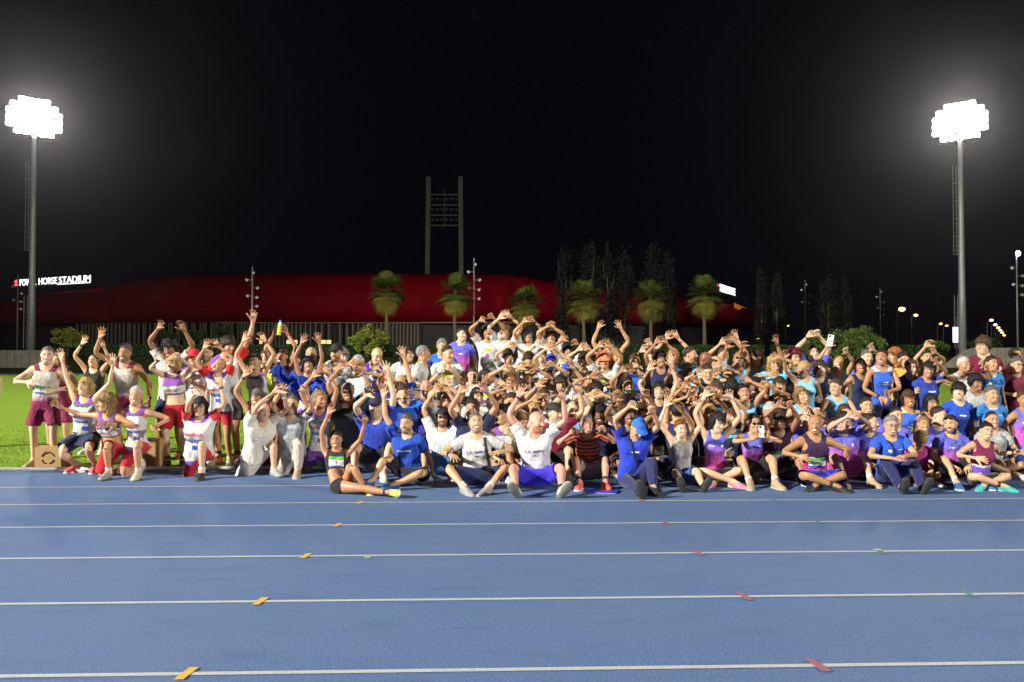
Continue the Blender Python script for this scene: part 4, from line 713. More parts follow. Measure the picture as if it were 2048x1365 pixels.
OC = lambda: X(X.nt.nodes.new('ShaderNodeObjectInfo').outputs['Color'])
def cloth_bump(): v = attr('rest'); return noise(9, v, 4, .6, (1.6, 1, .7)) + noise(26, v, 3, .6) * .45 + noise(420, v, 1) * .05, .8, .04
def cl(name, col, **k): return mat(name, col, k.pop('rough', .8), cloth_bump, spec=.25, sheen=.15, **k)
def R3(): return xyz(attr('rest'))
def grad(a, b, z0, z1, c=None):
    def f():
        x, y, z = R3(); k = cmix((z + noise(7, attr('rest'), 2) * .04).ss(z0, z1), a, b); return k if c is None else c(k, x, y, z)
    return f
def band(z, a, b): return z.gt(a) * z.lt(b)
WHT = (.60, .595, .58); PUR = (.22, .06, .36); NAVY = (.012, .02, .07); ROY = (.015, .075, .50); MAR = (.16, .008, .035); LBL = (.20, .52, .78)
def d_kid():
    x, y, z = R3(); n = noise(30, attr('rest'), 2); k = cmix((1. - (x / .10) * (x / .10) - (z - 1.33) / .028 * ((z - 1.33) / .028) + (n - .5) * 1.6).gt(.25) * y.lt(-.03), WHT, (.55, .62, .02)); q = (x + .02).ell(0, .05, z, 1.22, .05); k = cmix((q + (n - .5) * 2.4).gt(.5) * y.lt(-.03), k, cmix(x.ss(-.04, .03), (.75, .04, .45), (.05, .25, .75))); return cmix(((x - .06).ell(0, .03, z, 1.40, .01)).gt(0) * y.lt(-.03), k, (.15, .3, .1))
DES = dict(
    plain=cl('plain_cloth', OC), kid=cl('club_tee_print', d_kid),
    nutri=cl('white_singlet_purple_yoke', grad(WHT, WHT, 1, 2, lambda k, x, y, z: cmix(band(z, .86, .9), cmix(band(z, 1.375, 1.39), cmix(z.gt(1.39), k, PUR), (.03, .22, .06)), PUR))),
    malaga=cl('white_tee_red_sleeves', grad(WHT, WHT, 1, 2, lambda k, x, y, z: cmix(band(z, .84, .90), cmix((x.abs()).gt(.2), cmix(z.gt(1.43), k, PUR), (.62, .02, .02)), cmix(z.gt(.885), PUR, (.03, .2, .05))))),
    crop=cl('purple_crop_top', grad(PUR, PUR, 1, 2, lambda k, x, y, z: cmix(band(z, 1.185, 1.30), cmix(band(z, 1.17, 1.315), k, (.04, .25, .08)), WHT))),
    beige=cl('beige_maroon_singlet', grad((.30, .02, .11), (.50, .46, .40), .96, 1.10, lambda k, x, y, z: cmix(z.gt(1.425), k, (.17, .012, .05)))),
    sibr=cl('violet_pink_fade', grad((.80, .10, .48), (.12, .13, .62), 1.05, 1.42)), sibrd=cl('dark_violet_fade', grad((.55, .03, .25), (.035, .012, .06), 1.02, 1.22)), purpnavy=cl('violet_singlet_red_sides', grad((.10, .04, .42), (.10, .04, .42), 1, 2, lambda k, x, y, z: cmix(x.abs().gt(.135), k, (.6, .02, .12)))),
    whiteblue=cl('white_blue_fade', grad((.05, .32, .62), (.72, .76, .78), .98, 1.28)), stripe=cl('orange_striped_tee', lambda: cmix(X.m('FRACT', R3()[2] * 21.).gt(.55), (.62, .14, .06), (.09, .03, .025))),
    bluetrim=cl('blue_tee_white_trim', grad((.02, .17, .52), (.03, .20, .58), 1, 1.4, lambda k, x, y, z: cmix(X.m('MAXIMUM', x.abs().gt(.328), ((x / .092) * (x / .092) + (z - 1.515) / .085 * ((z - 1.515) / .085)).lt(1.) * z.gt(1.4)), k, WHT))),
    bluesing=cl('blue_singlet_white_straps', grad((.03, .10, .55), (.03, .12, .60), 1, 1.4, lambda k, x, y, z: cmix(z.gt(1.435), k, WHT))), band3=cl('maroon_white_violet_singlet', grad((.17, .01, .07), (.17, .01, .07), 1, 2, lambda k, x, y, z: cmix(z.lt(1.13), cmix(band(z, 1.13, 1.165), k, WHT), (.14, .08, .50)))),
    greytee=cl('marl_grey_shirt', lambda: cmix(noise(14, attr('rest'), 4, .7).ss(.35, .65), (.26, .28, .29), (.46, .48, .48))), polo=cl('grey_black_polo', grad((.09, .10, .105), (.025, .026, .03), 1.30, 1.36)), tealnavy=cl('navy_top_light_blue_neck', grad((.012, .04, .08), (.012, .04, .08), 1, 2, lambda k, x, y, z: cmix(band(z, 1.36, 1.40), k, (.18, .5, .7)))))
m_shoe = mat('shoe_upper', lambda: cmix(noise(60, coord('Object'), 3).ss(.4, .65) * .4, OC(), cmix(1., OC(), (.5, .5, .5), 'MULTIPLY')), .6, lambda: (noise(180, coord('Object'), 2), .3, .004)); m_sole = mat('shoe_sole', OC, .7, lambda: (noise(90, coord('Object'), 2), .4, .006)); m_plain = mat('plain_plastic', OC, .4); m_glass = mat('dark_lens', (.012, .012, .016), .08, spec=.8); m_cap = mat('cap_cloth', OC, .8, lambda: (noise(200, coord('Object'), 2), .25, .003))
INK = {k: mat('print_' + k, c, .7) for k, c in dict(red=(.62, .02, .03), blue=(.02, .07, .36), navy=(.01, .015, .06), white=(.75, .75, .75), black=(.015, .015, .018), grey=(.2, .21, .32), green=(.1, .45, .06), lime=(.5, .6, .05)).items()}
m_paper = mat('bib_paper', (.74, .74, .74), .6)
# ---------------------------------------------------------------- people: templates
BODY = {}; GAR = {}; HAIR = {}
for s in 'mf':
    V, F = body_field(s).nets(); V, F = decimate(V, F, 7000); BODY[s] = Part(V, F, None, 5)
    for k, n in (('tee', 2600), ('sing', 1700), ('crop', 900)): GAR[s, k] = upper_garment(s, k, n)
    for k, n in (('shorts', 1300), ('tights', 1000), ('briefs', 700), ('trousers', 1800)): GAR[s, k] = lower_garment(s, k, n)
for k in ('short', 'neat', 'buzz', 'balding', 'bob', 'long', 'slick', 'ponytail', 'bun', 'curly', 'wavy', 'mop'): HAIR[k] = hair_mesh(k)
CAPS = {k: cap_mesh(k) for k in ('cap', 'bucket')}; SHOE = {(p, q): shoe_mesh(p, q) for p in ('sole', 'upper') for q in (1, -1)}
SOCK = {}
for _q in (1, -1): _m = MB(); _m.tube([(_q * .115, .02, .075), (_q * .115, .02, .11), (_q * .1145, .019, .15), (_q * .1145, .019, .165)], [.046, .0425, .0425, .044], 12, False); SOCK[_q] = _m.mesh('sock', True)
def glasses_mesh():
    m = MB()
    for s in (-1, 1): m.tube([(s * .033 + math.cos(a) * .023, -.112 + .004 * abs(math.cos(a)), 1.645 + math.sin(a) * .017) for a in np.linspace(0, 6.2832, 13)], .0022, 5, False); m.tube([(s * .056, -.108, 1.65), (s * .077, -.06, 1.65), (s * .082, .015, 1.645)], .002, 5)
    m.tube([(-.011, -.114, 1.65), (.011, -.114, 1.65)], .0022, 5); g = m.mesh('frame', True); m = MB()
    for s in (-1, 1): m.add([(s * .033 + math.cos(a) * .023, -.112, 1.645 + math.sin(a) * .017) for a in np.linspace(0, 5.7596, 12)] , [tuple(range(12))])
    return g, m.mesh('lens')
GLS = glasses_mesh()
def band_mesh(r0, r1, w, t=.004):
    m = MB(); n = 14; v = []
    for x, k in ((-w / 2, 0), (-w / 2, t), (w / 2, t), (w / 2, 0)): v += [(x, math.cos(i * 6.2832 / n) * (r0 + k), math.sin(i * 6.2832 / n) * (r1 + k)) for i in range(n)]
    m.add(v, [(j * n + i, j * n + (i + 1) % n, (j + 1) % 4 * n + (i + 1) % n, (j + 1) % 4 * n + i) for j in range(4) for i in range(n)]); return m
WATCH = band_mesh(.0245, .031, .024); WATCH.box((-.019, -.036, -.016), (.019, -.026, .016)); WATCH = WATCH.mesh('wristwatch'); BRAC = band_mesh(.025, .032, .016).mesh('wristband')
from mathutils.bvhtree import BVHTree
def bvh(p):
    if not hasattr(p, 'tree'): p.tree = BVHTree.FromPolygons([tuple(v) for v in p.V], [tuple(f) for f in p.F.tolist()])
    return p.tree
def bind(part, XZ):                       # points on the front of a garment -> (triangle, barycentric)
    t = bvh(part); T = []; B = []
    for x, z in XZ:
        h = t.ray_cast(Vector((x, -.6, z)), Vector((0, 1, 0)))
        if h[2] is None: h = t.find_nearest(Vector((x, -.14, z)))
        f = part.F[h[2]]; a, b, c = part.V[f]; p = np.array(h[0]); v0, v1, v2 = b - a, c - a, p - a; d00, d01, d11, d20, d21 = v0 @ v0, v0 @ v1, v1 @ v1, v2 @ v0, v2 @ v1; den = d00 * d11 - d01 * d01 + 1e-12; v = (d11 * d20 - d01 * d21) / den; w_ = (d00 * d21 - d01 * d20) / den; T.append(f); B.append((1 - v - w_, v, w_))
    return np.array(T), np.array(B)
BC = {}
def on_cloth(part, key, XZ, P, off):
    if key not in BC: BC[key] = bind(part, XZ)
    T, B = BC[key]; Q = (P[T] * B[..., None]).sum(1); N = vnormals(P, part.F); n = (N[T] * B[..., None]).sum(1); return Q + n / (np.linalg.norm(n, axis=1, keepdims=True) + 1e-9) * off
def gridq(x0, x1, z0, z1, nx, nz):
    XZ = [(x0 + (x1 - x0) * i / nx, z0 + (z1 - z0) * j / nz) for j in range(nz + 1) for i in range(nx + 1)]; return XZ, np.array([(j * (nx + 1) + i, j * (nx + 1) + i + 1, (j + 1) * (nx + 1) + i + 1, (j + 1) * (nx + 1) + i) for j in range(nz) for i in range(nx)])
# prints per design: (text, x, z, height, width, ink) or ('#', x0, x1, z0, z1, ink) for a plain patch
PRINT = dict(nutri=[('NutriSport', 0, 1.26, .055, .215, 'red'), ('málaga', .005, 1.175, .05, .165, 'blue'), ('#', .01, .08, 1.02, 1.09, 'blue')], malaga=[('NutriSport', 0, 1.29, .058, .235, 'red'), ('málaga', .0, 1.205, .055, .2, 'blue'), ('#', -.03, .04, 1.07, 1.14, 'blue')], crop=[('NutriSport', 0, 1.235, .04, .19, 'red')],
             nerja=[('nerja', 0, 1.275, .05, .17, 'navy')], nerjad=[('nerja', 0, 1.26, .045, .16, 'white')], ten=[('TENERIFE', .0, 1.29, .035, .2, 'white')], cat=[('C.A. TENERIFE', 0, 1.31, .030, .23, 'blue'), ('1984', 0, 1.255, .030, .075, 'blue')], sibr=[('SIBR', -.07, 1.335, .03, .085, 'white'), ('#', .055, .085, 1.32, 1.35, 'white')], bluesing=[('BLUE', 0, 1.275, .026, .09, 'white'), ('RUNNERS', 0, 1.235, .026, .17, 'white')], chest=[('#', .05, .10, 1.345, 1.352, 'white'), ('#', -.09, -.055, 1.32, 1.355, 'white')], line=[('#', -.05, .06, 1.30, 1.318, 'white')])
def finish(name, V, F, m, par, rest=None, color=None):
    me = newmesh(name, V, F)
    if rest is not None: me.attributes.new('rest', 'FLOAT_VECTOR', 'POINT').data.foreach_set('vector', np.asarray(rest, np.float32).ravel())
    o = obj(name, me, m, par)
    if color is not None: o.color = (*color, 1)
    return o
TONES = [(.54, .335, .185), (.50, .29, .145), (.45, .25, .12), (.58, .38, .235), (.38, .20, .09), (.55, .34, .20), (.48, .29, .16), (.60, .41, .27)]
HC = dict(black=(.012, .010, .010), dark=(.028, .018, .012), brown=(.075, .038, .018), grey=(.26, .26, .26), white=(.58, .56, .53), blonde=(.50, .33, .12), dblonde=(.28, .17, .07), red=(.26, .07, .02), wine=(.16, .008, .03), ginger=(.35, .12, .035), salt=(.13, .125, .12))
SHOES = dict(white=((.65, .65, .63), (.5, .5, .48)), black=((.02, .02, .022), (.03, .03, .03)), coral=((.75, .12, .10), (.7, .68, .66)), grey=((.28, .29, .30), (.06, .06, .06)), lime=((.62, .72, .12), (.6, .62, .5)), teal=((.05, .42, .38), (.6, .65, .6)), blue=((.03, .12, .35), (.5, .5, .5)), orange=((.75, .16, .03), (.1, .1, .1)), pink=((.75, .25, .32), (.55, .75, .08)), tan=((.40, .30, .2), (.42, .36, .26)), cream=((.60, .56, .45), (.17, .17, .15)))
def dflt_d(y): return float(np.interp(y, [655, 700, 725, 745, 770, 795, 830, 850, 880], [14.0, 13.4, 13.0, 12.6, 12.2, 11.8, 11.1, 10.3, 9.9]))
CROWD = []
def P(lab, hx_, hy, top, tc=None, bot=('shorts', (.02, .025, .06)), hair=('short', 'dark'), h=None, mode='auto', d=None, sex='m', sc=1., base=0., tone=None, yaw=0, lean=3, bend=4, roll=0, twist=0, hyaw=None, hp=0, hr=0, cap=None, gls=None, bib=None, pr=None, shoes='white', smile=.7, beard=0., scalp=None, fit=None, girth=1., hs=1.03, legs=None, curl=None, palm=None, wrist=None, seat=.105, cat='person', dz=None, scarf=None, nat=None, group='runners posing together'):
    CROWD.append(dict(locals()))
def build(q, i):
    r = random.Random(i * 31 + 5); px, py = q['hx_'], q['hy']; sex = q['sex']; sc_ = q['sc'] * (.94 if sex == 'f' else 1.); mode = q['mode']; base = q['base']
    hyaw = q['hyaw'] if q['hyaw'] is not None else q['yaw'] * .6 + r.uniform(-14, 14); po = Pose(q['yaw'], q['lean'] + r.uniform(-2, 2), q['roll'] + r.uniform(-4, 4), q['bend'] + r.uniform(-2, 3), q['twist'], hyaw, q['hp'] + r.uniform(-5, 6), q['hr'] + r.uniform(-6, 6), q['hs'])
    off = po.face - po.p['pelvis']; D = q['dd']; f = at(px, py, D)
    if mode.startswith('sit'):
        seat = q['seat']; sc_ = float(np.clip((f[2] - base) / (seat + off[2]), sc_ * .86, sc_ * 1.12)) if q['d'] else sc_
        if not q['d']:
            for _ in range(6): D = (CAMZ - base - sc_ * (seat + off[2])) / max(CAMZ - f[2], .05) * D if f[2] < CAMZ - .2 else D; D = float(np.clip(D, 9.2, 12.2)); f = at(px, py, D)
        pz = seat
    else:
        zf = (f[2] - base) / sc_; pz = zf - off[2]
        if mode == 'stand' or pz > .875:
            pz = SK['hz'] - .012; sc_ = float(np.clip((f[2] - base) / (pz + off[2]), .6, 1.15)); mode = 'stand'
        elif mode == 'auto': mode = 'bent' if pz > .42 else 'kneel' if pz > .24 else 'sit_cross'
        if mode == 'sit_cross': pz = max(pz, .1)
    org = np.array([f[0] - off[0] * sc_, f[1] - off[1] * sc_, base]); po.shift(np.array([0, 0, pz]))
    # legs
    yw = Rz(rad(q['yaw'])); loc = lambda v: yw @ np.array(v, float); G = SK['az'] + .004; lg = q['legs']
    if lg:
        for sd, (ax_, pole, toe) in zip('RL', lg): po.leg(sd, loc(ax_), loc(pole), loc(toe) if toe else None)
    elif mode == 'stand':
        w_ = r.uniform(.09, .16); po.leg('L', loc((w_, .02 + r.uniform(-.06, .05), G)), loc((.15, -1, 0)), loc((.2, -1, 0)), (0, 0, 1)); po.leg('R', loc((-w_, .02 + r.uniform(-.06, .05), G)), loc((-.15, -1, 0)), loc((-.2, -1, 0)), (0, 0, 1))
    elif mode == 'bent':
        k = (.9 - pz); po.leg('L', loc((.15, -.02 - .1 * k, G)), loc((.25, -1, .1)), loc((.25, -1, 0)), (0, 0, 1)); po.leg('R', loc((-.15, .06 * k, G)), loc((-.25, -1, .1)), loc((-.25, -1, 0)), (0, 0, 1))
    elif mode == 'kneel':
        po.leg('L', loc((.13, .36, .075)), loc((.15, -1, -.5)), loc((0, .5, -.6))); po.leg('R', loc((-.13, .36, .075)), loc((-.15, -1, -.5)), loc((0, .5, -.6)))
    elif mode == 'kneel1':
        po.leg('L', loc((.15, -.30, G)), loc((.2, -1, .2)), loc((.1, -1, 0)), (0, 0, 1)); po.leg('R', loc((-.12, .38, .085)), loc((-.1, -1, -.4)), loc((0, .35, -1)))
    elif mode == 'kneel1r':
        po.leg('R', loc((-.15, -.30, G)), loc((-.2, -1, .2)), loc((-.1, -1, 0)), (0, 0, 1)); po.leg('L', loc((.12, .38, .085)), loc((.1, -1, -.4)), loc((0, .35, -1)))
    elif mode == 'sit_cross':
        a = r.uniform(-.03, .03); po.leg('L', loc((-.10 + a, -.32, .08)), loc((1, -.4, .42)), loc((-.7, -.6, -.12)), (.1, -.5, .8)); po.leg('R', loc((.12 + a, -.40, .085)), loc((-1, -.4, .42)), loc((.7, -.6, -.12)), (-.1, -.5, .8))
    elif mode == 'sit_knees':
        po.leg('L', loc((.17, -.50, G)), loc((.35, -.5, 1)), loc((.2, -1, 0)), (0, 0, 1)); po.leg('R', loc((-.17, -.52, G)), loc((-.35, -.5, 1)), loc((-.2, -1, 0)), (0, 0, 1))
    elif mode == 'sit_out':
        po.leg('L', loc((.15, -.76, .075)), loc((.25, -.3, 1)), loc((.3, -.35, .9))); po.leg('R', loc((-.15, -.78, .075)), loc((-.25, -.3, 1)), loc((-.3, -.35, .9)))
    # arms: hands given by pixel (first the one on the left of the picture), or by a word
    hs_ = q['h'] or ('down', 'down'); cu = q['curl']; pa = q['palm']
    if isinstance(hs_, str): hs_ = (hs_, hs_)
    for k, sd in ((0, 'R'), (1, 'L')):
        s = -1 if sd == 'R' else 1; t = hs_[k]; c = po.R['chest']; ne = po.p['neck']; pole = None; curl = (cu[k] if isinstance(cu, tuple) else cu) if cu is not None else r.choice((8, 14, 22, 30)); palm = (0, -1, -.1) if pa is None else pa; wr = None; sp = r.uniform(2, 10)
        if isinstance(t, tuple):
            sh = po.p['chest'] + c @ (RH[sd + 'uarm'] - RH['chest']); ysh = org[1] + sc_ * sh[1]; pl = (at(t[0], t[1], ysh) - org) / sc_ - sh; dep = t[2] if len(t) > 2 else (-float(np.clip(math.sqrt(max(0, (.555 if q['group'] == KIDS else .58) ** 2 - pl @ pl)), .02, .26 if q['group'] == KIDS else .40)) if t[1] < py else -.22); w3 = at(t[0], t[1], ysh + dep * sc_); tg = (w3 - org) / sc_
            if tg[2] > ne[2] - .02: pole = c @ np.array([s * r.uniform(.7, 1.), -r.uniform(-.1, .4), -.15]); wr = (0, 0, .25)
            if len(t) > 3: pole = np.array(t[3], float)
        elif t == 'up': tg = ne + c @ np.array((s * r.uniform(.12, .34), r.uniform(-.22, -.05), r.uniform(.48, .56))); wr = (0, 0, .3)
        elif t == 'upc': tg = ne + c @ np.array((s * r.uniform(.04, .12), -.06, r.uniform(.34, .44))); pole = c @ np.array([s * r.uniform(.5, .9), -r.uniform(.0, .5), -.1]); curl = r.choice((35, 50, 60)); palm = (-s * .5, -.6, -.4)
        elif t == 'down': tg = ne + np.array((0, 0, 0)) + c @ np.array((s * r.uniform(.27, .33), -.05, -.60)); pole = c @ np.array([s * .4, 1, 0]); palm = (-s * 1, .1, 0); curl = 22
        elif t == 'clap': tg = ne + c @ np.array((s * .035, -.30, -.20)); pole = c @ np.array([s * .8, .2, -1]); palm = (-s * 1, 0, 0); wr = c @ np.array([0, -.3, .8]); curl = 8
        elif t == 'chin': tg = ne + c @ np.array((s * .05, -.22, -.02)); pole = c @ np.array([s * .8, 0, -1]); curl = 45; palm = (-s * .6, .6, 0)
        elif t == 'hug': tg = ne + c @ np.array((s * .62, .02, -.05)); palm = (0, 0, -1); curl = 20
        elif t == 'hip': tg = ne + c @ np.array((s * .22, -.02, -.42)); pole = c @ np.array([s, .5, 0]); palm = (-s * .8, 0, -.3); curl = 30
        elif t == 'lap': tg = po.p['pelvis'] + np.array((s * .08, 0, 0)) + yw @ np.array((0, -.34, .16)); pole = c @ np.array([s, .4, -.3]); palm = (0, -.2, -1); curl = 28
        elif t == 'knee': kn = po.p[sd + 'shin']; tg = kn + np.array((0, -.06, .09)); pole = c @ np.array([s, .3, -.4]); palm = (0, -.3, -1); curl = 30
        elif t == 'floor': tg = np.array(po.p['pelvis']) + yw @ np.array((s * .33, .16, 0)); tg[2] = .045; pole = c @ np.array([s * .4, 1, 0]); palm = (0, 0, -1); curl = 6; wr = (s * .8, -.4, .55)
        elif t == 'bent': tg = ne + c @ np.array((s * .12, -.26, -.30)); pole = c @ np.array([s, .4, -.5]); palm = (-s * .3, .6, 0); curl = 35
        if q['wrist'] is not None: wr = q['wrist']
        po.arm(sd, tg, pole, palm, curl, wr, sp)
    M = po.mats(sc_, org); T = empty('person', (float(org[0]), float(org[1]), float(base))); T['label'] = q['lab']; T['category'] = q['cat']; T['group'] = q['group']
    Tm = Matrix.Translation(T.location); inv = Tm.inverted(); loc3 = np.array(T.location)
    # body
    B = BODY[sex]; g = q['girth'] * r.uniform(.93, 1.08); x, y, z = B.V.T; gm = lambda V: V * np.stack([1 + (g - 1) * S(.86, 1.0, V[:, 2]) * (1 - S(1.32, 1.42, V[:, 2])) * (np.abs(V[:, 0]) < .3), 1 + (g - 1) * 1.6 * S(.86, 1.0, V[:, 2]) * (1 - S(1.32, 1.42, V[:, 2])), np.ones(len(V))], 1)
    tk = {'tee': 'tee', 'sing': 'sing', 'crop': 'crop'}.get(q['fit'] or ('tee' if q['top'] in TEES else 'sing')); bk, bc = q['bot']; gu, gl = GAR[sex, tk], GAR[sex, bk]
    zlo = {'tee': .86, 'sing': .88, 'crop': 1.17}[tk]; zl2 = {'shorts': .62, 'tights': .68, 'briefs': .84, 'trousers': .12}[bk]; ax = np.abs(x); cov = ((z > zlo) & (z < 1.43) & (ax < (.33 if tk == 'tee' else .13))) | ((z < .99) & (z > zl2)); P0 = B.pose(M, gm(B.V) - B.N * (.009 * cov)[:, None])
    tone = tuple(np.array(q['tone']) * (.86, .78, .68)) if q['tone'] else TONES[(i * 7) % len(TONES)]; hk, hcn = q['hair']; hc = HC[hcn]; o = finish('body', P0 - loc3, B.F, m_skin, T, B.V, tone); o['hair_tone'] = [float(v) for v in hc]; o['beard'] = float(q['beard']); o['smile'] = float(q['smile']); o['scalp'] = float(q['scalp'] if q['scalp'] is not None else (0 if hk in ('none', 'balding') else .8))
    def garment(name, part, m, col, amp, seed):
        Pp = part.pose(M, gm(part.V)); N = vnormals(Pp, part.F); w_ = wob(part.V * np.array([1.3, 1, .8]), 24, seed, 5) * amp + np.abs(wob(part.V * np.array([1, .6, .7]) + .02 * wob(part.V, 20, seed + 3)[:, None], 70, seed + 9, 3)) * amp * 1.1 - amp * .35; Pp = Pp + N * (w_[:, None]); o = finish(name, Pp - loc3, part.F, m, T, part.V, col); return o, Pp
    tm = DES.get(q['top'], DES['plain']); og, PU = garment({'tee': 't_shirt', 'sing': 'singlet', 'crop': 'crop_top'}[tk], gu, tm, tuple(np.array(q['tc'] or WHT) * r.uniform(.85, 1.08)), .010 if tk == 'tee' else .0045, i); garment({'shorts': 'shorts', 'tights': 'running_tights', 'briefs': 'running_briefs', 'trousers': 'trousers'}[bk], gl, DES['plain'], bc, .008 if bk in ('shorts', 'trousers') else .002, i + 50)
    prs = list(PRINT.get(q['pr'] or q['top'], []))
    for e in prs:
        if e[0] == '#': XZ, Fq = gridq(e[1], e[2], e[3], e[4], 3, 2); ink = e[5]; key = (sex, tk, e)
        else:
            Vt, Ft = text_mesh(e[0], bold=.02); wd = np.ptp(Vt[:, 0]); XZ = np.stack([(Vt[:, 0] - Vt[:, 0].mean()) / wd * e[4] + e[1], Vt[:, 1] * e[3] + e[2]], 1); Fq = Ft; ink = e[5]; key = (sex, tk, e)
        finish('printed_text' if e[0] != '#' else 'printed_patch', on_cloth(gu, key, XZ, PU, .005) - loc3, Fq, INK[ink], og)
    if q['bib']:
        bz = 1.16 if tk != 'crop' else 1.235; bw, bh = .105, .075; XZ, Fq = gridq(-bw, bw, bz - bh, bz + bh, 8, 5); bo = finish('race_bib', on_cloth(gu, (sex, tk, 'bib'), XZ, PU, .009) - loc3, Fq, m_paper, T)
        for nm, z0, z1, ink in (('bib_strip', .45, .95, 'green'), ('bib_strip', -.97, -.62, 'blue')): XZ, Fq = gridq(-bw * .98, bw * .98, bz + bh * z0, bz + bh * z1, 8, 2); finish(nm, on_cloth(gu, (sex, tk, nm, ink), XZ, PU, .0115) - loc3, Fq, INK[ink], bo)
        if isinstance(q['bib'], str): Vt, Ft = text_mesh(q['bib']); XZ = np.stack([Vt[:, 0] * .075, Vt[:, 1] * .075 + bz - .008], 1); finish('bib_number', on_cloth(gu, (sex, tk, 'num', q['bib']), XZ, PU, .012) - loc3, Ft, INK['black'], bo)
    hm = inv @ bmat(M, 'head')
    if hk != 'none': o = obj('hair', HAIR[hk], m_hair, T, hm); o.color = (*hc, 1)
    if q['cap']: k, ccol = q['cap'][:2]; o = obj(k if k == 'cap' else 'bucket_hat', CAPS[k], m_cap, T, hm); o.color = (*ccol, 1)
    if q['gls']:
        up_ = q['gls'] == 'top'; gmx = hm @ (Matrix.Translation((0, .02, .075)) @ Matrix.Translation((0, -.11, 1.645)) @ Matrix.Rotation(rad(-35), 4, 'X') @ Matrix.Translation((0, .11, -1.645)) if up_ else Matrix.Identity(4)); o = obj('glasses', GLS[0], m_plain, T, gmx); o.color = (.02, .02, .02, 1)
        if q['gls'] != 'clear': obj('lens', GLS[1], m_glass, o)
    up_c, so_c = SHOES[q['shoes']]; skc = r.choice(((.6, .6, .58), (.02, .02, .022), (.6, .6, .58), None))
    for s, sd in ((1, 'L'), (-1, 'R')):
        fm = inv @ bmat(M, sd + 'foot'); o = obj('shoe', SHOE['upper', s], m_shoe, T, fm); o.color = (*up_c, 1); e = obj('sole', SHOE['sole', s], m_sole, o); e.color = (*so_c, 1)
        if skc and bk != 'trousers': e = obj('sock', SOCK[s], m_cap, T, inv @ bmat(M, sd + 'shin')); e.color = (*skc, 1)
    if r.random() < .5:
        sd = r.choice('LR'); s = 1 if sd == 'L' else -1; fm = inv @ bmat(M, sd + 'farmB') @ Matrix.Translation((s * (SK['wr'] - .025), .013, SK['zs'])); wch = r.random() < .7; o = obj('wristwatch' if wch else 'wristband', WATCH if wch else BRAC, m_plain, T, fm @ (Matrix.Rotation(math.pi, 4, 'Z') if True else Matrix.Identity(4)))
        o.color = ((.02, .02, .022, 1) if wch else r.choice(((.7, .7, .7, 1), (.6, .05, .05, 1), (.05, .1, .5, 1), (.2, .6, .5, 1))))
    return dict(M=M, T=T, inv=inv, org=org, sc=sc_, po=po, gu=gu, PU=PU, sex=sex, tk=tk, loc=loc3)
TEES = {'tee', 'kid', 'malaga', 'sibr', 'whiteblue', 'stripe', 'bluetrim', 'greytee', 'polo'}
# ---------------------------------------------------------------- the group, from left to right (first hand: the one on the left of the picture)
RED = ('shorts', (.42, .012, .02)); REDT = ('tights', (.50, .015, .03)); MARS = ('shorts', (.20, .012, .06)); NVS = ('shorts', NAVY); NVT = ('tights', (.012, .018, .05)); BLK = ('shorts', (.012, .012, .014)); BLKT = ('tights', (.012, .012, .014)); GRY = ('shorts', (.10, .10, .105)); KIDS = 'children in printed white tees'
F_ = dict(sex='f')
# --- left wing: standing on the grass and kneeling on the track
P('person in white shirt cut off by the left edge', -42, 712, 'tee', WHT, h=('down', 'down'), d=14.5, mode='stand', hair=('short', 'brown'))
P('man in beige and maroon singlet wearing bib 15, left of the kneeling women', 94, 712, 'beige', bot=MARS, hair=('neat', 'salt'), h=((62, 765), 'bent'), d=11.9, mode='stand', hyaw=25, yaw=12, bib='15', shoes='tan', beard=.25, smile=.8, girth=1.08, legs=None)
P('woman in maroon mostly hidden behind the man with bib 15', 113, 722, 'sing', MAR, bot=MARS, hair=('ponytail', 'brown'), h='down', d=12.9, mode='stand', sex='f', shoes='black')
P('woman in black top with both arms raised, behind the blonde at left', 185, 721, 'sing', (.012, .012, .014), bot=BLK, hair=('slick', 'dark'), h=((169, 682), (205, 688)), d=13.6, mode='stand', sex='f')
P('grey-bearded man in beige singlet with one arm raised at left', 247, 707, 'beige', bot=MARS, hair=('short', 'salt'), h=((203, 668), 'down'), d=12.4, mode='stand', beard=.85, smile=.8, girth=1.08)
P('blonde woman crouching with both arms wide up, coral shoes', 166, 774, 'nutri', bot=('shorts', NAVY), hair=('bob', 'blonde'), h=((122, 712, -.05), (227, 723, -.05)), d=11.3, mode='bent', sex='f', sc=1.02, shoes='coral', smile=1, hp=-8, roll=6, lean=8, girth=1.15)
P('long-haired blonde woman kneeling, arm stretched to the left, red shorts', 205, 807, 'crop', bot=RED, hair=('wavy', 'dblonde'), h=((113, 812, -.05), (222, 850)), d=10.9, mode='kneel1', sex='f', hyaw=-55, yaw=-12, lean=10, shoes='grey', fit='crop')
P('white-haired woman kneeling on one knee with fist up, sandals', 270, 793, 'nutri', bot=REDT, hair=('short', 'white'), h=((204, 848), (306, 856)), d=10.95, mode='kneel1', sex='f', sc=1.04, smile=1, shoes='cream', curl=(20, 75), tone=(.60, .37, .25))
P('curly dark-haired man in white with both arms high, behind blonde in red shorts', 337, 700, 'tee', WHT, bot=NVS, hair=('curly', 'black'), h=((322, 651), (365, 654)), d=12.9, mode='stand', hp=12, shoes='orange', tone=(.30, .17, .10))
P('blonde woman in crop top and loose red shorts with hands at her head', 342, 729, 'crop', bot=RED, hair=('bob', 'blonde'), h=((322, 714), (354, 711)), d=11.95, mode='stand', sex='f', fit='crop', curl=45, shoes='black', girth=1.12)
P('man in red cap and glasses in white and purple tee', 386, 718, 'malaga', bot=RED, hair=('short', 'dark'), h=('chin', 'clap'), d=12.5, mode='stand', cap=('cap', (.62, .015, .03)), gls='clear', hp=10)
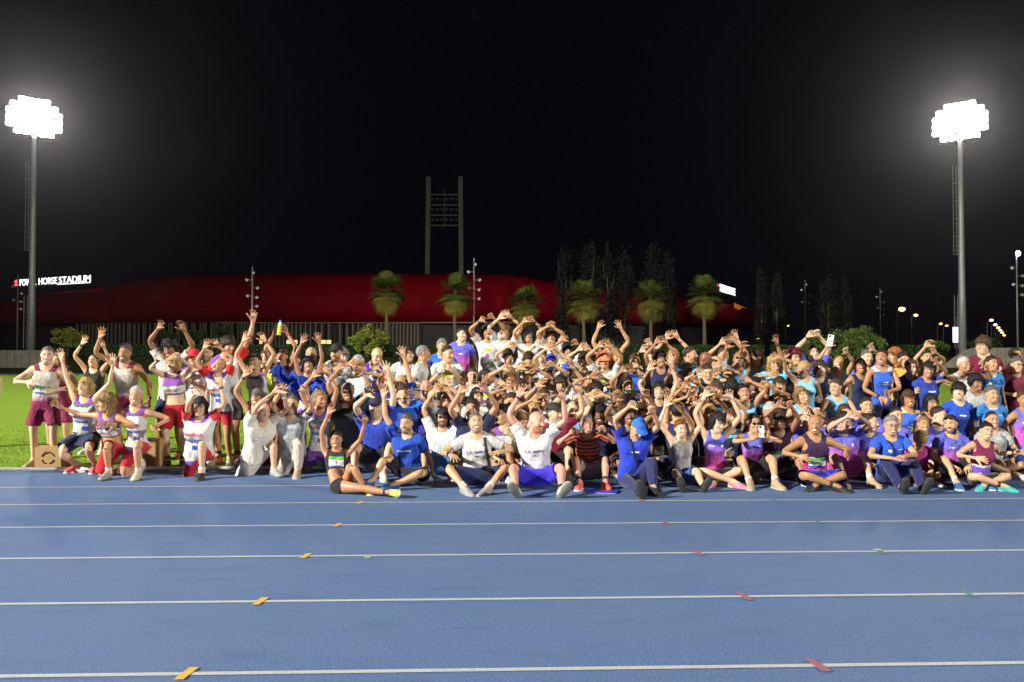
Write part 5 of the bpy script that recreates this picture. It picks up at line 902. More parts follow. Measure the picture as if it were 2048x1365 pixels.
P('man in navy and yellow behind the man in red cap', 412, 708, 'tee', NAVY, bot=NVS, hair=('neat', 'dark'), h='down', d=13.3, mode='stand', beard=.6)
P('tied-blonde woman in red-sleeved white tee with both hands raised', 434, 732, 'malaga', bot=REDT, hair=('slick', 'blonde'), h=((413, 690), (434, 690)), d=12.0, mode='stand', sex='f', hyaw=-25, hp=-10, shoes='white', tone=(.50, .29, .18))
P('dark-haired woman in glasses kneeling with arms up in white and red', 398, 815, 'malaga', bot=REDT, hair=('bob', 'black'), h=((394, 782), (439, 763)), d=10.95, mode='kneel1', sex='f', sc=1.04, gls='clear', smile=1, shoes='black', girth=1.1)
P('tall dark-haired man looking right with one hand stretched highest', 460, 694, 'malaga', bot=GRY, hair=('mop', 'dark'), h=('down', (508, 634, .02)), d=12.4, mode='stand', hyaw=50, smile=.3, shoes='orange', tone=(.52, .30, .2))
P('woman with sunglasses on her head and both arms up, white singlet', 508, 724, 'nutri', bot=RED, hair=('slick', 'dark'), h=((491, 676), (526, 676)), d=12.3, mode='stand', sex='f', gls='top', smile=.9)
P('person in dark top half hidden beside woman with bottle', 530, 716, 'tee', (.02, .02, .02), hair=('short', 'brown'), h='down', d=13.6, mode='stand')
P('woman raising a bottle overhead with both hands', 561, 714, 'nutri', bot=RED, hair=('slick', 'brown'), h=((553, 662), (569, 660)), d=12.6, mode='stand', sex='f', smile=1, tone=(.46, .26, .16))
P('person in fluorescent yellow vest behind the woman with sunglasses on head', 548, 722, 'sing', (.55, .75, .05), hair=('short', 'dark'), h='down', d=13.0, mode='stand', sex='f')
P('man in dark vest behind the blue jacket', 587, 722, 'sing', (.02, .022, .025), hair=('short', 'black'), h='down', d=13.2, mode='stand')
P('laughing curly woman with both arms up, blue jacket flung before her', 617, 731, 'nutri', bot=('briefs', PUR), hair=('curly', 'black'), h=((607, 680), (637, 678)), d=12.3, mode='stand', sex='f', smile=1, hp=-14, tone=(.34, .18, .10))
P('grey-haired man in blue behind the laughing curly woman', 621, 710, 'tee', ROY, hair=('balding', 'grey'), h='down', d=13.2, mode='stand', tone=(.6, .4, .3))
P('woman with grey-streaked dark hair kneeling, one arm up', 512, 796, 'sing', MAR, bot=MARS, hair=('bob', 'salt'), h=((493, 746), 'down'), d=11.5, sex='f', smile=.9)
P('older man all in white crouching with arms forward and up', 530, 824, 'tee', (.70, .66, .57), bot=('shorts', (.66, .62, .54)), hair=('balding', 'grey'), h=((556, 780), (566, 784)), d=10.95, mode='kneel1', hyaw=35, yaw=35, hp=14, lean=18, shoes='grey', tone=(.64, .42, .32), smile=.5)
P('bald man in pale grey shirt and beige trousers, arms raised, on one knee', 583, 811, 'greytee', bot=('trousers', (.50, .44, .36)), hair=('buzz', 'salt'), h=((566, 780), (611, 778)), d=11.1, mode='kneel1', scalp=.25, shoes='tan', smile=.3, beard=.3)
P('blonde woman kneeling in white singlet looking right, arms up', 644, 800, 'nutri', bot=('tights', PUR), hair=('ponytail', 'dblonde'), h=((632, 748), (652, 742)), d=11.4, mode='kneel', sex='f', hyaw=40, sc=1.05, tone=(.48, .27, .16))
P('man in black cap and white tee with sunglasses at his collar', 670, 707, 'tee', WHT, hair=('short', 'dark'), h='down', d=12.9, mode='stand', cap=('cap', (.012, .012, .014)), beard=.8, smile=.2)
P('grey curly-haired woman behind the man in black cap', 687, 716, 'tee', (.25, .2, .15), hair=('curly', 'grey'), h='down', d=13.6, mode='stand', sex='f', hyaw=40)
P('white-haired man covering his face with a raised hand', 714, 731, 'whiteblue', hair=('short', 'white'), h=((705, 727, -.25), (723, 745)), d=12.4, hp=10)
P('bald man with glasses in purple singlet looking down', 756, 714, 'purpnavy', hair=('none', 'grey'), h=((735, 757), 'bent'), d=12.7, mode='stand', hyaw=30, hp=18, gls='clear', smile=1, scalp=0)
P('laughing man with glasses in dark grey polo, arms raised', 695, 786, 'polo', bot=('trousers', (.012, .012, .014)), hair=('short', 'grey'), h=((684, 732), (722, 735)), d=11.6, gls='dark', smile=1, sc=1.02, girth=1.12, tone=(.42, .24, .15))
P('woman lying on her side in front in black crop top, arms up', 671, 881, 'sing', (.012, .012, .014), bot=('briefs', (.012, .012, .014)), hair=('short', 'dark'), h=((661, 820), (731, 840)), d=9.9, mode='sit_x', sex='f', fit='crop', sc=.95, yaw=62, lean=-42, bend=10, twist=-45, roll=4, hyaw=5, seat=.10, legs=[((-.03, -.84, .07), (-.6, -.2, .5), (-.5, -.8, .2)), ((.06, -.36, .06), (-.3, -.6, .7), (-.6, -.7, 0))], smile=.9, shoes='lime', bib='9', tone=(.50, .28, .16))
P('grey-bearded man in blue TENERIFE tee leaning on one hand', 810, 849, 'tee', ROY, bot=BLK, hair=('short', 'salt'), h=((767, 785), 'floor'), mode='sit_knees', d=10.2, beard=1., smile=.0, pr='ten', yaw=-8, lean=-4, bend=6, hyaw=-15, shoes='blue', legs=[((-.42, -.30, .089), (-.5, -.5, 1), (-.4, -1, 0)), ((-.05, -.42, .085), (1, -.5, .5), (-.8, -.5, 0))])
P('man in blue sitting with face hidden behind a raised phone', 751, 806, 'tee', (.02, .05, .42), bot=BLK, hair=('neat', 'dark'), h=((741, 786), (773, 740)), d=11.1, mode='sit_knees', cap=('cap', (.015, .015, .05)))
P('bald man with arms up behind the man in blue', 800, 769, 'tee', ROY, hair=('balding', 'dark'), h=((773, 736), (803, 697)), d=12.1)
P('man in bright blue holding both palms out front', 806, 790, 'tee', (.02, .11, .60), hair=('short', 'brown'), h=((807, 791, -.3), (830, 790, -.3)), d=11.5, hp=15)
P('bald man in blue singlet shouting with hands clasped', 852, 777, 'sing', (.05, .05, .42), hair=('none', 'grey'), h='clap', d=12.0, smile=1.5, scalp=0, beard=.6, tone=(.6, .37, .26))
P('dark-haired woman with glasses in white, seen from the side', 820, 708, 'tee', WHT, hair=('bob', 'dark'), h='bent', d=13.2, mode='stand', sex='f', hyaw=60, gls='clear')
P('bald man in white tee turned away to the right', 853, 708, 'tee', WHT, hair=('buzz', 'grey'), h='bent', d=12.8, mode='stand', yaw=70, hyaw=110, scalp=.25, beard=.5, girth=1.15)
P('grey-haired man in bright blue tee looking right', 886, 694, 'tee', (.02, .13, .62), hair=('short', 'grey'), h='bent', d=13.3, base=.25, mode='stand', hyaw=25, beard=.4, smile=.2)
P('man in white tee with hands clasped under his chin', 900, 709, 'kid', hair=('neat', 'dark'), h='chin', d=12.8, mode='stand', hyaw=45, girth=1.1)
P('man in violet-to-pink tee standing tallest behind', 926, 670, 'sibr', bot=('shorts', (.32, .30, .18)), hair=('neat', 'dark'), h='down', d=13.8, base=.5, mode='stand', hyaw=35, pr='line', girth=1.05)
P('bearded man in sunglasses and white-to-blue tee with both arms up', 886, 836, 'whiteblue', bot=('shorts', (.05, .12, .3)), hair=('bob', 'black'), h=((874, 779), (892, 778)), d=10.9, mode='sit_knees', gls='dark', beard=1, smile=0)
P('person with tousled dark hair and arms crossed overhead', 892, 796, 'kid', hair=('curly', 'black'), h=((895, 765), (884, 764)), d=11.7, gls='dark', group=KIDS)
# --- children and friends, centre
K = dict(group=KIDS, bot=('shorts', (.012, .03, .13)), sc=.92, hs=1.06, base=0.)
def kid(lab, x, y, hair=('mop', 'dark'), h='upc', **k): a = dict(K); a.update(k); P(lab, x, y, 'kid', hair=hair, h=h, **a)
BK = dict(base=.5, mode='stand', d=13.8)
kid('long-haired boy leftmost of the back row, fists up', 975, 664, ('bob', 'dark'), ((966, 638), (981, 632)), curl=60, smile=1, **BK)
kid('fair boy in back row with hands joined overhead, second from left', 1009, 663, ('mop', 'dblonde'), ((1004, 633), (1016, 631)), **BK)
kid('boy in black cap in the back row with hands joined overhead', 1056, 671, ('short', 'dark'), ((1052, 640), (1062, 639)), cap=('cap', (.012, .012, .014)), curl=40, **BK)
kid('boy rightmost of the raised back row, arms crossed before his face', 1102, 674, ('mop', 'brown'), ((1104, 648), (1098, 650)), curl=50, **BK)
kid('smiling boy with one arm bent over his head, below the fair boy', 1017, 714, ('mop', 'dark'), ((1020, 691), (1027, 690)), d=13.3, base=.25, mode='stand', smile=1)
kid('boy with arms up between the rows, face half hidden', 1083, 712, ('short', 'brown'), ((1076, 688), (1090, 686)), d=13.3, base=.25, mode='stand')
kid('dark-haired boy with both hands before his mouth', 1058, 722, ('mop', 'dark'), ((1047, 732, -.22), (1065, 733, -.22)), d=12.9)
kid('child in bright blue cap with both arms straight up', 1102, 726, ('short', 'dark'), ((1096, 695), (1107, 694)), d=12.7, cap=('cap', (.03, .05, .45)))
kid('boy with arms raised before the hedge, right of the back row', 1137, 702, ('mop', 'black'), ((1130, 677), (1149, 685)), d=13.3, base=.25, mode='stand', curl=40)
kid('boy with forearms crossed overhead beside the orange hat', 1167, 722, ('mop', 'dark'), ((1163, 696), (1172, 695)), d=13.0, smile=.4)
kid('child in orange bucket hat with both arms up', 1208, 723, ('short', 'dark'), ((1203, 689), (1215, 690)), d=12.7, cap=('bucket', (.72, .22, .08)))
kid('boy with arms raised and dark shaded face, middle rows', 1057, 752, ('short', 'brown'), ((1046, 734), (1067, 735)), d=12.4)
kid('child in navy cap with shaded face and fists up', 1098, 748, ('short', 'dark'), ((1087, 734), (1099, 728)), d=12.2, cap=('cap', (.012, .015, .07)), curl=60)
kid('smiling girl in blue cap with arms up', 1132, 744, ('long', 'dark'), ((1123, 723), (1135, 719)), d=12.4, cap=('cap', (.03, .07, .5)), sex='f', smile=1)
kid('curly-topped boy with a hand at his chin', 1122, 770, ('mop', 'dark'), ('chin', 'up'), d=11.9)
kid('black-haired boy covering his mouth with both hands', 1193, 783, ('mop', 'black'), ((1187, 789, -.2), (1199, 789, -.2)), d=11.7)
kid('boy with elbows out and hands joined overhead behind the black-haired boy', 1181, 762, ('short', 'dark'), ((1188, 752), (1198, 751)), d=12.3)
kid('laughing girl with tied hair in white, beside the pink tee', 945, 752, ('slick', 'brown'), ((931, 778, -.2), 'clap'), d=12.5, sex='f', smile=1)
kid('dark-haired woman in profile waving one hand', 977, 754, ('ponytail', 'black'), ('bent', (987, 757, -.2)), d=12.4, sex='f', hyaw=60, tone=(.36, .2, .12))
kid('fair child with a raised hand behind the profile woman', 1020, 754, ('mop', 'dblonde'), ((1012, 735), (1003, 768, -.2)), d=12.3)
kid('dark-haired laughing woman in white behind the grinning seated man', 956, 794, ('long', 'black'), ('bent', 'bent'), d=11.6, sex='f', smile=1, hyaw=30)
kid('tied-hair girl with shaded face in grey-white', 1003, 792, ('slick', 'black'), ((1021, 775), 'up'), d=11.7, sex='f', tone=(.4, .23, .14))
kid('child peeking between raised arms behind the red-bearded man', 1088, 797, ('short', 'brown'), ((1081, 768), 'bent'), d=11.6)
kid('child with shaded face and arms up, in front of the navy cap', 1075, 776, ('short', 'dark'), 'bent', d=12.0)
kid('child half hidden behind hands, left of the curly-topped boy', 1036, 776, ('mop', 'brown'), 'clap', d=12.0)
kid('child half hidden right of the curly-topped boy', 1153, 760, ('mop', 'dark'), 'down', d=12.2)
kid('child low in the white-shirted block with one hand up', 1068, 812, ('short', 'dark'), ((1071, 798), 'down'), d=11.4)
kid('child low behind the seated woman laughing in profile', 1022, 806, ('short', 'brown'), 'bent', d=11.5)
# --- front row and second row, centre
P('grinning dark-haired man seated cross-legged in white C.A. TENERIFE tee with bag', 953, 845, 'tee', WHT, bot=('shorts', (.012, .018, .075)), hair=('neat', 'salt'), h=((905, 912, -.35), (996, 905, -.3)), mode='sit_x', d=9.9, beard=.65, smile=1.2, pr='cat', shoes='grey', hp=-12, hyaw=8, girth=1.08, sc=1.06, lean=2, bend=8, palm=(0, .4, -1), legs=[((-.14, -.46, .085), (-1, -.35, .75), (.55, -.6, -.1)), ((.14, -.46, .085), (1, -.35, .75), (-.55, -.6, -.1))])
P('bald red-bearded man in white tee and blue shorts with arms up', 1079, 845, 'tee', (.68, .66, .64), bot=('shorts', (.05, .03, .60)), hair=('none', 'ginger'), h=((1043, 783), (1125, 790)), mode='sit_x', d=9.85, beard=1., smile=.2, pr='cat', shoes='cream', hyaw=42, hp=4, scalp=0, sc=1.06, girth=1.06, tone=(.66, .40, .33), legs=[((-.24, -.62, .085), (-.7, -.4, 1), (-.35, -.55, .75)), ((.28, -.62, .085), (.7, -.4, 1), (.35, -.55, .75))])
P('tattooed man in navy with both arms up behind the grinning man', 943, 820, 'tee', NAVY, hair=('short', 'dark'), h=((926, 777), (967, 776)), d=10.9, mode='sit_cross', sc=1.04, tone=(.58, .36, .26))
P('woman laughing in profile in pink and purple singlet', 1000, 829, 'nutri', hair=('bun', 'dark'), h=('lap', 'chin'), d=10.9, mode='sit_cross', sex='f', hyaw=-60, smile=1.2, bib=True)
P('bald man with glasses behind the red-bearded man', 1047, 840, 'kid', hair=('none', 'grey'), h='lap', d=11.0, mode='sit_knees', gls='clear', hyaw=35, scalp=0)
P('man in black cap and maroon tee in profile', 1114, 828, 'tee', MAR, bot=BLK, hair=('short', 'grey'), h=('lap', (1157, 776)), d=11.0, mode='sit_knees', cap=('cap', (.02, .022, .02)), hyaw=45, beard=.9)
P('bald man in orange striped tee shouting with hands on his shoulders', 1175, 850, 'stripe', bot=('shorts', (.25, .22, .2)), hair=('buzz', 'grey'), h=((1148, 862, -.1, (-1, -.3, -.2)), (1202, 858, -.1, (1, -.3, -.2))), d=10.3, mode='sit_knees', smile=1.6, scalp=.15, shoes='coral', tone=(.62, .38, .28), curl=50)
P('dark-skinned woman with curly black hair behind the striped man', 1199, 831, 'sing', NAVY, hair=('curly', 'black'), h='lap', d=11.1, mode='sit_cross', sex='f', tone=(.16, .075, .04), smile=.6)
P('man with blue cap pulled down, navy trousers, fists raised', 1278, 862, 'tee', (.02, .05, .50), bot=('trousers', (.02, .025, .10)), hair=('short', 'grey'), h=((1266, 808), (1302, 818)), mode='sit_x', d=9.9, cap=('cap', (.02, .14, .62)), hyaw=22, hp=38, smile=0, curl=70, shoes='black', sc=1.08, pr='line', girth=1.06, legs=[((-.02, -.82, .08), (-.4, -.3, 1), (-.2, -.35, .9)), ((.18, -.52, .089), (.3, -.5, 1), (.15, -1, 0))])
P('red-haired woman in white tank top, arms up, soles forward', 1364, 859, 'sing', WHT, bot=('shorts', (.03, .08, .30)), hair=('short', 'red'), h=((1334, 806), (1391, 806)), mode='sit_out', d=10.3, sex='f', smile=1, shoes='black', sc=1.04)
P('person with shaded face left of the blue cap', 1259, 832, 'sing', NAVY, hair=('curly', 'brown'), h='up', d=11.1, mode='sit_cross', sex='f', tone=(.3, .17, .1))
P('curly brown-haired person behind the blue cap', 1281, 828, 'sing', NAVY, hair=('curly', 'brown'), h=('down', (1285, 798)), d=11.3, sex='f')
P('blonde short-haired woman in white tee looking ahead', 1234, 798, 'kid', hair=('bob', 'dblonde'), h='lap', d=11.5, sex='f', smile=.8, sc=.95)
P('man with raised watch hand behind the black cap', 1147, 822, 'sing', (.2, .35, .6), hair=('balding', 'grey'), h=('down', (1156, 777)), d=11.4)
# --- navy and light blue singlets, right of centre
P('adult with both arms raised highest behind the orange hat', 1218, 696, 'sing', NAVY, hair=('short', 'brown'), h=((1200, 650), (1238, 652)), d=13.3, base=.25, mode='stand', sc=1.02)
P('long-haired blonde woman in navy behind the orange hat', 1234, 714, 'sing', NAVY, hair=('long', 'dblonde'), h='down', d=13.1, mode='stand', sex='f', hyaw=30)
P('short-haired woman in blue and navy singlet smiling, standing', 1272, 723, 'bluesing', bot=NVT, hair=('short', 'brown'), h='down', d=12.9, mode='stand', sex='f', smile=1, pr='none')
P('person with blue wristband raising both arms', 1301, 718, 'sing', NAVY, hair=('short', 'brown'), h=((1287, 699), (1296, 685)), d=13.4, mode='stand', sex='f')
P('curly dark-haired woman in navy with hands joined overhead', 1321, 720, 'sing', NAVY, bot=NVT, hair=('curly', 'dark'), h=((1317, 681), (1327, 681)), d=12.8, mode='stand', sex='f', tone=(.4, .23, .14))
P('blonde woman with both arms up, right of the curly one', 1346, 714, 'sing', NAVY, hair=('long', 'blonde'), h=((1335, 673), (1351, 671)), d=13.3, mode='stand', sex='f', smile=.9)
P('wide-mouthed girl in blue with hands on her head', 1258, 771, 'tee', (.015, .05, .32), hair=('slick', 'black'), h=((1249, 738), (1262, 738)), d=12.0, sex='f', smile=1.8, pr='line')
P('dark-haired woman laughing with arms up, navy singlet and bib', 1318, 782, 'sing', NAVY, bot=NVT, hair=('long', 'black'), h=((1302, 734), (1341, 726)), d=11.8, sex='f', smile=1.5, bib=True)
P('woman with shaded eyes behind raised hands in navy', 1357, 766, 'sing', NAVY, hair=('ponytail', 'brown'), h=((1343, 742), (1366, 783, -.2)), d=12.2, sex='f', tone=(.5, .3, .2))
P('dark-haired person seen from behind with arms up', 1355, 822, 'sing', NAVY, hair=('slick', 'black'), h=((1335, 795), (1385, 790)), d=11.0, mode='sit_cross', sex='f', yaw=160, hyaw=170)
P('man in light blue tee looking to the right', 1386, 710, 'tee', LBL, hair=('neat', 'dark'), h='bent', d=13.1, mode='stand', hyaw=65, pr='nerja', girth=1.05, beard=.3)
P('dark-skinned bald man looking down, behind the teal top', 1416, 723, 'sing', LBL, hair=('none', 'black'), h='down', d=12.9, mode='stand', hp=30, hyaw=60, tone=(.22, .10, .06), scalp=0)
P('balding man holding up a phone', 1438, 730, 'sing', LBL, hair=('balding', 'dark'), h=('down', (1446, 736)), d=12.7, hyaw=60, hp=10)
P('woman looking down in dark teal top with bib, both palms up', 1416, 746, 'tealnavy', bot=NVT, hair=('slick', 'dark'), h=((1396, 745), (1433, 744)), d=12.3, sex='f', hp=22, bib=True)
P('woman with arm up beside the balding man, light blue', 1449, 712, 'sing', LBL, hair=('ponytail', 'brown'), h=((1447, 683), (1470, 670)), d=13.3, mode='stand', sex='f', tone=(.62, .4, .3))
P('woman in sunglasses and light blue with arms reaching up left', 1478, 719, 'sing', LBL, hair=('slick', 'dblonde'), h=((1456, 690), (1464, 678)), d=12.8, mode='stand', sex='f', gls='dark', smile=1.3, tone=(.42, .24, .15), pr='nerja', hp=-8)
P('woman shouting in light blue with arm stretched left', 1513, 717, 'sing', LBL, hair=('bob', 'dark'), h=((1486, 689), 'up'), d=12.9, mode='stand', sex='f', smile=1.6, tone=(.4, .22, .13), hyaw=-25, pr='nerja')
P('wavy-haired blonde woman laughing in light blue tee', 1550, 729, 'tee', LBL, hair=('wavy', 'blonde'), h=((1543, 750, -.2), (1551, 714, -.25)), d=12.7, mode='stand', sex='f', smile=1.2, pr='nerja')
P('woman with wine-red hair behind the outstretched arm', 1592, 716, 'sing', (.012, .03, .06), hair=('curly', 'wine'), h='bent', d=13.1, mode='stand', sex='f', gls='clear')
P('short-haired man in violet tee with hands joined overhead', 1628, 706, 'sibr', hair=('neat', 'dark'), h=((1622, 668), (1632, 667)), d=13.2, mode='stand', smile=0, curl=40)
P('blonde woman in light blue singlet pointing an arm to the left', 1603, 739, 'sing', LBL, hair=('slick', 'blonde'), h=((1566, 713), 'down'), d=12.4, sex='f', hyaw=-60, smile=1.3, pr='nerja')
P('dark-skinned laughing woman with curly hair in teal', 1508, 776, 'tealnavy', hair=('curly', 'black'), h='bent', d=11.9, sex='f', tone=(.15, .07, .04), smile=1.4, hr=12)
P('smiling woman with raised wrist in dark nerja singlet', 1489, 786, 'tealnavy', hair=('slick', 'black'), h=('bent', (1493, 760, -.1)), d=11.7, sex='f', smile=1.1, pr='nerjad', tone=(.5, .3, .2))
P('dark-haired person turned away beside the smiling woman', 1464, 773, 'sing', LBL, hair=('bob', 'black'), h='down', d=12.1, sex='f', yaw=150, hyaw=160)
P('blonde woman with lowered head and bib, drinking arm before her', 1531, 784, 'tealnavy', hair=('short', 'blonde'), h=('bent', (1548, 778, -.25)), d=11.8, sex='f', hp=28, bib=True, tone=(.5, .3, .2))
P('open-mouthed dark-haired woman in navy laughing', 1562, 772, 'tealnavy', hair=('bob', 'dark'), h=('bent', (1556, 790, -.25)), d=11.9, sex='f', smile=1.7)
P('long-haired blonde woman smiling up in light blue nerja singlet', 1607, 791, 'sing', LBL, hair=('long', 'dblonde'), h='lap', d=11.5, sex='f', smile=1.2, pr='nerja', hyaw=12, hr=-10)
P('person in navy with crossed arms behind the nerja women', 1644, 738, 'sing', NAVY, hair=('bob', 'dark'), h='bent', d=12.6, sex='f')
P('tied-blonde woman in light blue raising a white phone', 1677, 727, 'sing', LBL, hair=('slick', 'blonde'), h=((1659, 688), (1690, 702)), d=12.6, mode='stand', sex='f', smile=1.4, pr='nerja', hyaw=-15)
P('brown-haired woman in light blue nerja singlet looking left', 1668, 776, 'sing', LBL, bot=NVT, hair=('ponytail', 'brown'), h='lap', d=11.8, sex='f', hyaw=-50, smile=1.1, pr='nerja', bib=True)
P('pale-haired woman behind the dark singlets at centre right', 1418, 829, 'sing', NAVY, hair=('bob', 'blonde'), h=((1415, 786), (1430, 792)), d=11.2, mode='sit_cross', sex='f')
P('woman with shaded face and one fist up behind the pink fade', 1464, 835, 'tealnavy', hair=('bob', 'brown'), h=('bent', (1458, 792)), d=11.0, mode='sit_cross', sex='f', curl=50)
P('person in navy with hand up, right of dark-haired woman laughing', 1387, 792, 'sing', NAVY, hair=('slick', 'dark'), h=((1372, 770), (1391, 760)), d=11.6, sex='f')
P('person in teal with both hands raised, under the bibbed teal top', 1436, 780, 'tealnavy', hair=('bob', 'brown'), h=((1416, 782, -.25), (1441, 797, -.25)), d=11.7, sex='f')
P('pale blonde woman with head bowed behind the curly woman with arms up', 1540, 828, 'tealnavy', hair=('short', 'white'), h='lap', d=11.2, mode='sit_cross', sex='f', hp=35)
P('black bob-haired woman in violet-to-pink singlet with arms up, legs crossed', 1440, 848, 'sibr', bot=BLKT, hair=('bob', 'black'), h=((1414, 786), (1459, 790)), mode='sit_cross', d=10.3, sex='f', hyaw=20, hp=12, fit='sing', shoes='pink', sc=1.06)
P('short-haired woman with glasses holding a phone in both hands', 1510, 848, 'sibr', bot=BLK, hair=('neat', 'black'), h=((1517, 878, -.32), (1528, 878, -.32)), mode='sit_knees', d=10.35, sex='f', gls='dark', fit='sing', shoes='tan', sc=1.05, hp=8, curl=50, palm=(0, .3, .9))
P('curly brown-haired woman in dark violet singlet wearing bib 6, arms arched overhead', 1558, 842, 'sibrd', bot=BLK, hair=('mop', 'brown'), h=((1561, 808), (1578, 808)), mode='sit_knees', d=10.6, sex='f', bib='6', hp=14, tone=(.4, .22, .14), shoes='white', curl=45)
P('laughing balding man in dark violet singlet wearing bib 16, hands on knees', 1630, 850, 'sibrd', bot=('shorts', (.04, .05, .45)), hair=('balding', 'grey'), h=((1608, 915, -.3), (1690, 905, -.3)), mode='sit_cross', d=10.0, smile=1.2, bib='16', hyaw=-20, shoes='black', sc=1.04, scalp=0)
P('person with both hands cupped behind the laughing balding man', 1616, 838, 'sibr', hair=('short', 'dark'), h=((1611, 822), (1632, 823)), d=10.9, mode='sit_cross', curl=50)
P('person in violet hiding face under arched arms', 1688, 846, 'sibr', bot=('shorts', (.65, .08, .40)), hair=('short', 'dark'), h=((1704, 829), (1714, 830)), mode='sit_knees', d=10.5, hp=15, shoes='tan', tone=(.66, .45, .36), curl=40)
P('head behind the arched arms in violet', 1693, 829, 'sibr', hair=('short', 'brown'), h='lap', d=11.2, mode='sit_cross')
P('smiling dark-haired woman in violet tee, low in the middle', 1735, 812, 'sibr', hair=('slick', 'dark'), h='lap', d=11.4, sex='f', smile=1.3)
P('bald man in violet tee looking right with folded arms', 1747, 846, 'sibr', bot=BLK, hair=('buzz', 'dark'), h='lap', d=10.7, mode='sit_knees', hyaw=50, scalp=.3, smile=.9, shoes='black', pr='line')
P('grey-haired man with glasses in blue polo, dark soles forward', 1785, 853, 'tee', (.02, .09, .55), bot=('trousers', (.015, .02, .09)), hair=('short', 'grey'), h=((1788, 917, -.42), (1806, 913, -.42)), mode='sit_x', d=10.0, gls='clear', smile=1.3, shoes='black', pr='chest', hyaw=-8, sc=1.05, palm=(0, .2, -1), lean=6, legs=[((-.12, -.58, .085), (-.25, -.4, 1), (-.1, -.5, .85)), ((.14, -.58, .085), (.25, -.4, 1), (.1, -.5, .85))])
P('dark-haired man half hidden behind the grey-haired man in polo', 1796, 833, 'sibr', hair=('neat', 'black'), h='lap', d=11.2, mode='sit_cross')
# --- right wing
P('dark-haired woman in navy singlet laughing, beside the tall one in blue', 1722, 733, 'sing', NAVY, bot=NVT, hair=('bob', 'brown'), h='down', d=12.6, mode='stand', sex='f', smile=1.3, hr=-8, tone=(.46, .27, .17))
P('grey-haired woman in violet with one hand raised', 1737, 716, 'sibr', hair=('short', 'salt'), h=('down', (1742, 696)), d=13.1, mode='stand', sex='f')
P('tall dark-haired woman in bright blue singlet with white straps, standing', 1762, 715, 'bluesing', bot=('tights', (.012, .014, .04)), hair=('ponytail', 'black'), h=((1768, 800), (1773, 785, -.3)), d=12.3, mode='stand', sex='f', hyaw=-35, smile=1.1, tone=(.46, .26, .16))
P('woman with curly ginger hair turned to the left', 1784, 713, 'sing', (.6, .5, .4), hair=('wavy', 'ginger'), h='down', d=13.2, mode='stand', sex='f', hyaw=-70)
P('short dark-haired person in yellow behind the blue singlets', 1811, 721, 'tee', (.65, .40, .03), hair=('short', 'dark'), h='down', d=13.3, mode='stand')
P('brown-haired woman in blue tee clapping', 1826, 737, 'tee', (.025, .04, .36), hair=('short', 'brown'), h='clap', d=12.5, sex='f', smile=1.3, pr='line')
P('dark-haired woman with arms over her head, behind the black bob at right', 1856, 716, 'sing', (.012, .016, .05), hair=('slick', 'dark'), h=((1856, 688), (1866, 702)), d=13.1, mode='stand', sex='f')
P('black-haired woman in blue tee waving beside her face', 1858, 741, 'tee', (.02, .05, .34), hair=('bob', 'black'), h=('down', (1871, 724)), d=12.4, sex='f', hp=8, tone=(.5, .3, .2), pr='line')
P('elderly white-haired woman in white tank top, arms round neighbours', 1932, 731, 'sing', WHT, bot=('shorts', (.25, .25, .26)), hair=('slick', 'white'), h=((1888, 762), (1972, 735)), d=12.3, sex='f', smile=1.3, hyaw=12, tone=(.48, .27, .17))
P('man with glasses in maroon shirt standing tallest at right', 1962, 692, 'tee', MAR, bot=NVS, hair=('mop', 'brown'), h=('down', (1966, 727, -.2)), d=13.0, mode='stand', hyaw=-60, gls='clear', smile=0, girth=1.12)
P('woman in blue tee with small white badge, standing at right', 1987, 728, 'bluetrim', bot=NVS, hair=('ponytail', 'dark'), h='down', d=12.5, mode='stand', sex='f', pr='chest', smile=.6)
P('man in maroon at the right edge, behind the other', 2036, 712, 'tee', MAR, hair=('neat', 'dark'), h='down', d=13.4, mode='stand')
P('man with glasses in maroon polo at the right edge', 2037, 731, 'tee', (.13, .008, .03), hair=('short', 'salt'), h=('bent', 'bent'), d=12.7, mode='stand', gls='clear', girth=1.15)
P('short black-haired woman in royal blue tee smiling left', 1917, 784, 'tee', ROY, bot=NVS, hair=('mop', 'black'), h=('down', 'down'), d=11.4, sex='f', hyaw=-30, smile=1.2, pr='line')
P('short grey-haired woman in blue tee with white trim', 1987, 790, 'bluetrim', bot=NVS, hair=('short', 'salt'), h=('down', 'down'), d=11.4, sex='f', smile=.2, pr='chest')
P('shaded child between the elderly woman and the blue tee', 1956, 768, 'tee', (.4, .4, .4), hair=('curly', 'black'), h='down', d=12.0, sc=.9, tone=(.3, .17, .1))
P('fringed brown-haired woman in blue singlet with white straps, low', 1819, 799, 'bluesing', bot=NVT, hair=('bob', 'brown'), h='lap', d=11.6, sex='f', smile=1.2, hyaw=-15, bib=True)
P('woman with long black hair smiling, dark top', 1866, 808, 'sing', (.012, .014, .03), hair=('long', 'black'), h='lap', d=11.5, sex='f', smile=1.2, tone=(.48, .28, .18))
P('fair-haired woman smiling behind the blond child', 1849, 850, 'sibr', hair=('slick', 'dblonde'), h='lap', d=10.9, mode='sit_cross', sex='f', smile=1.2)
P('blond child bending forward beside the polo man', 1842, 876, 'tee', (.5, .05, .25), bot=('shorts', (.6, .05, .3)), hair=('mop', 'blonde'), h='lap', d=10.3, mode='sit_cross', sc=.62, hs=1.2, hp=40)
P('man with sunglasses on his head in violet-to-pink tee looking left', 1899, 853, 'sibr', bot=('shorts', (.012, .012, .016)), hair=('neat', 'black'), h='lap', mode='sit_knees', d=10.35, hyaw=-45, gls='top', beard=.8, smile=.3, shoes='blue', sc=1.06)
P('dark-haired man in violet just behind the sunglasses man', 1885, 833, 'sibr', hair=('neat', 'dark'), h='lap', d=11.0, mode='sit_cross', hyaw=40)
